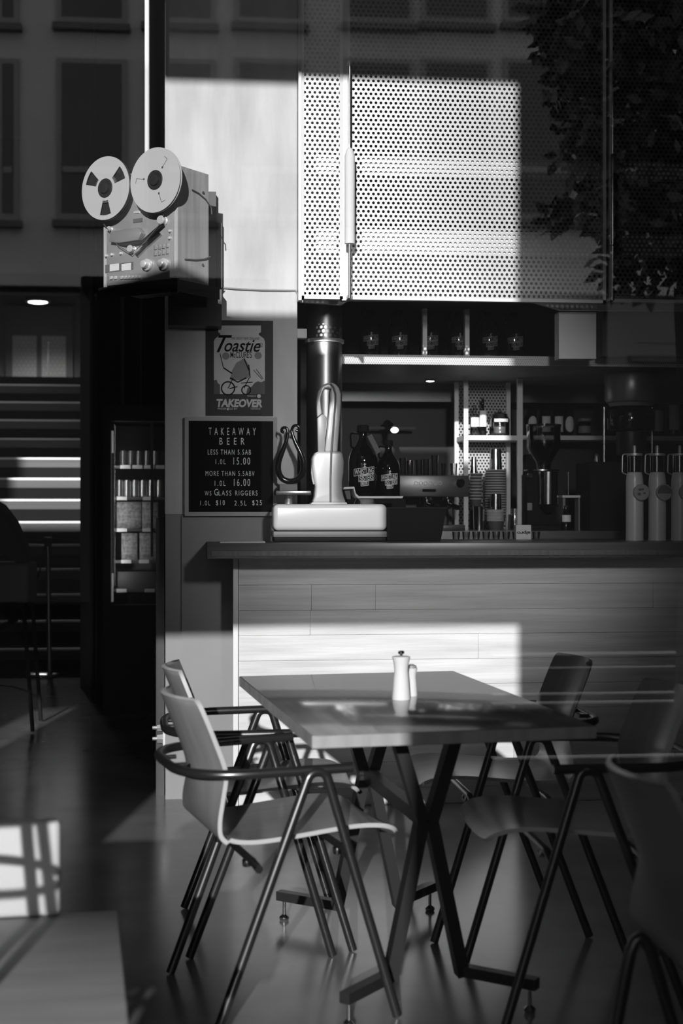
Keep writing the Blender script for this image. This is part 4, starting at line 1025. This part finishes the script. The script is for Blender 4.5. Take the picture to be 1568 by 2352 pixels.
mill(921, 1606, 0.136, 0.0255, 'tall white pepper mill with metal knob on the table', True)
mill(945, 1598, 0.09, 0.0165, 'short white salt shaker half hidden behind the pepper mill', False)

# ================================================================== CHAIRS
def shell(zoff=0.0):
    prof = [(.262,.428),(.245,.446),(.21,.457),(.15,.460),(.08,.455),(0,.447),(-.08,.440),(-.14,.440),(-.185,.449),(-.212,.472),(-.226,.51),(-.233,.56),(-.243,.63),(-.268,.70),(-.296,.77),(-.310,.805)]
    prof = [(p.x, p.z) for p in smooth([(x, 0, z) for x, z in prof], [0]*len(prof), 4)[0]]
    n = 17; vs = []; hw_ = 0.20
    N = len(prof)
    for side in (0, 1):
        for i, (x, z) in enumerate(prof):
            a = prof[max(i-1,0)]; b = prof[min(i+1,N-1)]; tx, tz = b[0]-a[0], b[1]-a[1]; L_ = math.hypot(tx, tz); nx, nz = tz/L_, -tx/L_   # outward (below / behind)
            back_ = max(0, min(1, (z-.47)/.15)) if x < 0 else 0
            wd = hw_*(1-.06*back_)
            if i < 9: wd *= .74+.26*math.sqrt(1-(1-i/9)**2)
            if i > N-8: wd *= .82+.18*math.sqrt(max(0, 1-((i-(N-8))/7)**2))
            for k in range(n):
                u = -1+2*k/(n-1)
                dish = 0.046*back_*u*u + (0.010*u*u if x > -.19 and not back_ else 0)
                px_, pz_ = x+dish*(1 if back_ else 0), z+(dish if not back_ else 0)
                off = 0.0 if side == 0 else 0.011
                vs.append((px_-nx*off*-1 if False else px_+(-nx if False else nx)*off*(-1 if False else 1), u*wd, pz_+nz*off+zoff))
    fs = []; q = N*n
    for i in range(N-1):
        for k in range(n-1):
            a = i*n+k; fs += [(a, a+1, a+n+1, a+n), (q+a, q+a+n, q+a+n+1, q+a+1)]
    ed = []
    for i in range(N-1):
        for k in (0, n-1): a = i*n+k; ed.append((a, a+n, q+a+n, q+a))
    for k in range(n-1):
        for i in (0, N-1): a = i*n+k; ed.append((a, q+a, q+a+1, a+1))
    mb = MB(); mb.add(vs, fs, 0); o = 0; mb.f += ed; mb.mi += [1]*len(ed)
    return mb
def make_chair(label, loc, rz, group):
    t = thing('arm_chair', label, 'chair', loc, rz, group)
    shell().build('seat_shell', [m_ply, m_edge], t, ang=50)
    r = 0.0125; zA = 0.635; hw_ = 0.255
    arm = [(0.115, -hw_, zA), (-0.302, -hw_+0.02, zA-0.005), (-0.302, hw_-0.02, zA-0.005), (0.115, hw_, zA)]
    MB().tube(fillet(arm, 0.19, 12), r, 12).build('arm_rail', m_tube, t)
    for s_ in (-1, 1):
        y = s_*hw_
        MB().tube(fillet([(-0.235, y, 0.004), (0.005, y, zA-0.005), (0.045, y, zA-0.005), (0.235, y, 0.004)], 0.062, 10), r, 12).build('leg', m_tube, t)
    for x, z, xr_ in ((0.115, 0.425, 0.115), (-0.125, 0.413, -0.09)):
        cr_ = MB(); cr_.tube(fillet([(x, -hw_, 0.40), (x, -0.19, z-0.006), (x, 0.19, z-0.006), (x, hw_, 0.40)], 0.04, 6), 0.010, 10)
        c_ = cr_.build('cross_rail', m_tube, t)
        for yy in (-0.14, 0.14): MB().lathe([(0.009,-0.018),(0.012,-0.014),(0.012,0.0)], (x, yy, z-0.014), 14).build('bolt_cap', m_chrome, c_)
    for s_ in (-1, 1): MB().cyl((-0.262, s_*0.06, 0.632), (-0.302, s_*0.06, 0.632), 0.006, seg=10).build('back_fixing', m_black, t)
    return t
GRP = 'tubular arm chairs around the cafe table'
ch = make_chair('tubular arm chair with curved plywood shell at the table front left', C(-0.165, 3.745), R(19)-TH, GRP)
dup(ch, C(-0.235, 4.33), R(8)-TH, 'tubular arm chair tucked at the table back left, nearest the column')
dup(ch, C(0.61, 3.78), R(186)-TH, 'tubular arm chair at the table front right, seat in shade')
dup(ch, C(0.475, 4.47), R(187)-TH, 'tubular arm chair at the table back right, backrest before the bar cladding')
# chair closest to the lens, only its back in view
nc = thing('plywood_chair', 'dark plywood chair seen from behind, closest to the window at the lower right', 'chair', C(0.80, 2.62), R(6)-TH)
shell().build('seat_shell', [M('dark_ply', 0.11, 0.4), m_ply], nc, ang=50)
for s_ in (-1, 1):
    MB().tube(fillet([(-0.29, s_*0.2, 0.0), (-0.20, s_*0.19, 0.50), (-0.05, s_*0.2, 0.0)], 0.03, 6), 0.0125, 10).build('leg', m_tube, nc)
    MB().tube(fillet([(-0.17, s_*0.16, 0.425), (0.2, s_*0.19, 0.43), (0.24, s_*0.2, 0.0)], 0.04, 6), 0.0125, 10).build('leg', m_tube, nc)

# ================================================================== BENCH at the window, lower left
ba = thing('window_bench', 'low wooden bench by the window with a white backboard', 'bench', C(-0.4626, 2.94, 0), R(10.5)-TH)
bw_ = 1.5
MB().box(-bw_, 0, -0.75, 0, 0.40, 0.45).build('seat', m_bench, ba, bevel=0.004)
MB().box(-bw_, 0-0.115, -0.03, 0, 0.451, 0.648).build('backboard', m_benchw, ba, bevel=0.014, seg=3)
for x_ in (-bw_+0.05, -0.1):
    MB().box(x_, x_+0.05, -0.72, -0.03, 0, 0.399).build('leg', m_bench, ba)
bst = thing('shadow_stool', 'tall tubular stool added out of view to stripe the bench with shadow', 'stool', (-0.64, 1.78, 0))  # added out of view; legs and rings throw the stripes on the bench
MB().lathe([(0.15,0.955),(0.17,0.96),(0.17,0.98),(0.15,0.985)], seg=36).build('seat', m_wood_dark, bst)
for a_ in (45, 135, 225, 315):
    c_, s_ = math.cos(R(a_)), math.sin(R(a_)); MB().cyl((0.13*c_, 0.13*s_, 0.956), (0.26*c_, 0.26*s_, 0.0), 0.0125, seg=12).build('leg', m_tube, bst)
for rr, z_ in ((0.197, 0.45), (0.150, 0.82)):
    MB().tube([(rr*math.cos(2*math.pi*k/40), rr*math.sin(2*math.pi*k/40), z_) for k in range(40)], 0.010, 8, True).build('foot_ring', m_tube, bst)

# fill spots added out of view to brighten the bar and the stairs
def fill_spot(loc, target, power, cone, label, soft):
    t = thing('fill_spotlight', label, 'light', loc)
    d = (Vector(target)-Vector(loc)).normalized()
    MB().cyl((0,0,0), (0,0,ZC-loc[2]-0.002), 0.01, seg=10).build('stem', m_black, t)
    MB().tube([Vector((0,0,0))-d*0.06, d*0.09], [0.05, 0.07], 24).build('shade', m_black, t)
    MB().disc(d*0.092, d, 0.06, 0.003).build('lens', m_lamp, t)
    l_ = bpy.data.lights.new('fill_spot', 'SPOT'); o_ = bpy.data.objects.new('fill_spot', l_); COL.objects.link(o_)
    l_.energy = power; l_.spot_size = R(cone); l_.spot_blend = 0.9; l_.shadow_soft_size = soft
    o_.location = Vector(loc)+d*0.16; o_.rotation_euler = d.to_track_quat('-Z', 'Y').to_euler()
fill_spot((1.05, 2.5, 2.29), (0.95, 6.3, 1.42), 215, 40, 'added black fill spotlight aimed at the bar, out of view', 0.12)
fill_spot((-2.45, 8.6, 4.3), (-2.3, 13.0, 2.1), 120, 36, 'added black fill spotlight aimed at the stairs, out of view', 0.06)
# ================================================================== THE STREET (seen mirrored in the pane)
GM = GY+0.04
def mir(px, py, Ym): v = P(px, py, Ym); return Vector((v.x, 2*GM-v.y, v.z))
struct('floor.002', MB().box(-14, 22, -40, GY-0.001, -0.25, -0.02), m_road)
kb = MB()
for D_, wd in ((12.5, 0.22), (11.4, 0.07), (9.8, 0.10), (9.35, 0.10), (7.3, 0.08)):
    y = 2*GM-D_*cs; kb.box(X(1130, D_*cs), 16, y-wd/2, y+wd/2, -0.02, -0.012)
struct('trim_13', kb, m_kerb)
FM = 20.0; fyw = 2*GM-FM
bd = thing('building', 'pale rendered building with tall dark windows mirrored in the shop glass', 'building', (0, fyw, 0))
zg = Z(800, 668, FM)
MB().box(-2.80, 16, -0.5, 0, zg+0.001, 13.0).build('wall', m_facade, bd)
MB().box(-2.80, 16, -0.5, 0, -0.02, zg).build('ground_storey', M('dark_shopfronts', 0.025, 0.6), bd)
MB().box(X(1392, FM), 16, 0.001, 0.06, Z(1400, 842, FM), Z(1400, 692, FM)).build('pale_panel', M('grey_render', 0.2, 0.9), bd)
def wpx(a, b, y0, y1):
    x0, x1 = X(a, FM), X(b, FM); z0, z1 = Z((a+b)/2, y1, FM), Z((a+b)/2, y0, FM)
    f = MB().box(x0-0.07, x1+0.07, 0.001, 0.05, z0-0.10, z1+0.07).build('window', m_facadef, bd)
    MB().box(x0, x1, 0.051, 0.055, z0, z1).build('pane', m_facadew, f)
    MB().box(x0-0.12, x1+0.12, 0.0, 0.16, z0-0.20, z0-0.11).build('sill', m_dgrey, f)
    MB().box(x0+0.02, x1-0.02, 0.056, 0.075, z0+(z1-z0)*.27, z0+(z1-z0)*.31).build('glazing_bar', m_facadef, f)
for a in (142, 345, 550, 800, 978, 1166, 1345, 1520):
    wpx(a, a+138, -330, 42); wpx(a, a+138, 148, 492)
wpx(6, 32, -330, 42); wpx(6, 32, 148, 492)
for a in (1458, 1690): wpx(a, a+170, 752, 802)
MB().box(-2.78, 16, 0.001, 0.2, Z(800, 672, FM), Z(800, 645, FM)).build('cornice', m_facade, bd)
# street pole
pv = mir(363, 0, 8.0)
sp_ = thing('street_pole', 'dark glossy street pole mirrored in the pane left of the column', 'pole', (pv.x, pv.y, -0.02))
zsw = mir(363, 600, 8.0).z
MB().cyl((0,0,zsw), (0,0,6.5), 0.062, seg=48).build('shaft', m_pole, sp_)
MB().cyl((0,0,0), (0,0,zsw-0.001), 0.064, seg=40).build('sleeve', M('pole_dulled_lower', 0.015, 1.0, spec=0.0), sp_)  # matte dark lower part added so the pole's bright streak ends here
cbx = thing('shade_cabinet', 'dark unseen cabinet added outside the shop window to shade the table', 'cabinet', (-0.06, -0.95, -0.02))  # added out of view in place of the camera operator's shadow on table and floor
MB().box(-0.24, 0.24, -0.18, 0.18, 0, 0.10).build('plinth', m_road, cbx)
MB().box(-0.22, 0.22, -0.16, 0.16, 0.101, 1.86).build('housing', m_blackm, cbx, bevel=0.008)
MB().box(-0.24, 0.24, -0.18, 0.18, 1.861, 1.89).build('roof', m_blackm, cbx, bevel=0.006)
MB().box(-0.19, 0.19, 0.161, 0.168, 0.2, 1.78).build('door', m_blackm, cbx)
# street tree
tv = mir(1500, 250, 9.0)
tr = thing('street_tree', 'dark leafy street tree mirrored at the upper right of the pane', 'tree', (tv.x+0.25, tv.y, -0.02))
MB().tube([(0,0,0), (0.03,0.02,1.4), (-0.03,0,2.6), (0.05,0,3.6), (0,0,4.8)], [0.11,0.09,0.08,0.06,0.02], 12).build('trunk', m_bark, tr)
rg = random.Random(11); lv = MB()
blobs = []
for px, py, rr in ((1290,60,.20),(1270,20,.18),(1330,120,.28),(1420,60,.38),(1520,80,.45),(1300,170,.12),(1350,230,.20),(1430,220,.38),(1530,240,.42),(1330,300,.13),(1385,330,.24),(1470,360,.36),(1560,380,.38),(1340,390,.11),(1395,430,.20),(1310,465,.12),(1340,500,.15),(1365,550,.14),(1450,490,.28),(1540,510,.32),(1440,590,.15),(1500,600,.20),(1555,610,.18),(1380,60,.35),(1640,300,.5),(1640,100,.5),(1600,500,.3),(1460,-60,.5),(1350,-40,.35),(1560,-80,.6)):
    v = mir(px, py, 9.0); blobs.append((v.x-tr.location.x, rg.uniform(-.4, .4), v.z+0.02, rr))
for bx_, by_, bz_, rr in blobs:
    for _ in range(int(130*rr*rr/0.09)+26):
        while True:
            d = Vector((rg.uniform(-1,1), rg.uniform(-1,1), rg.uniform(-1,1)))
            if d.length < 1: break
        c_ = Vector((bx_, by_, bz_))+d*rr
        a = Vector((rg.gauss(0,1), rg.gauss(0,.6), rg.gauss(-.5,.8))).normalized(); b = a.cross(Vector((rg.gauss(0,1), rg.gauss(0,1), rg.gauss(0,1)))).normalized()
        L_ = rg.uniform(.09, .15); wv = L_*.27
        lv.add([c_, c_+a*L_*.5+b*wv, c_+a*L_, c_+a*L_*.5-b*wv], [(0,1,2,3)])
lv.build('foliage', m_leaf, tr)
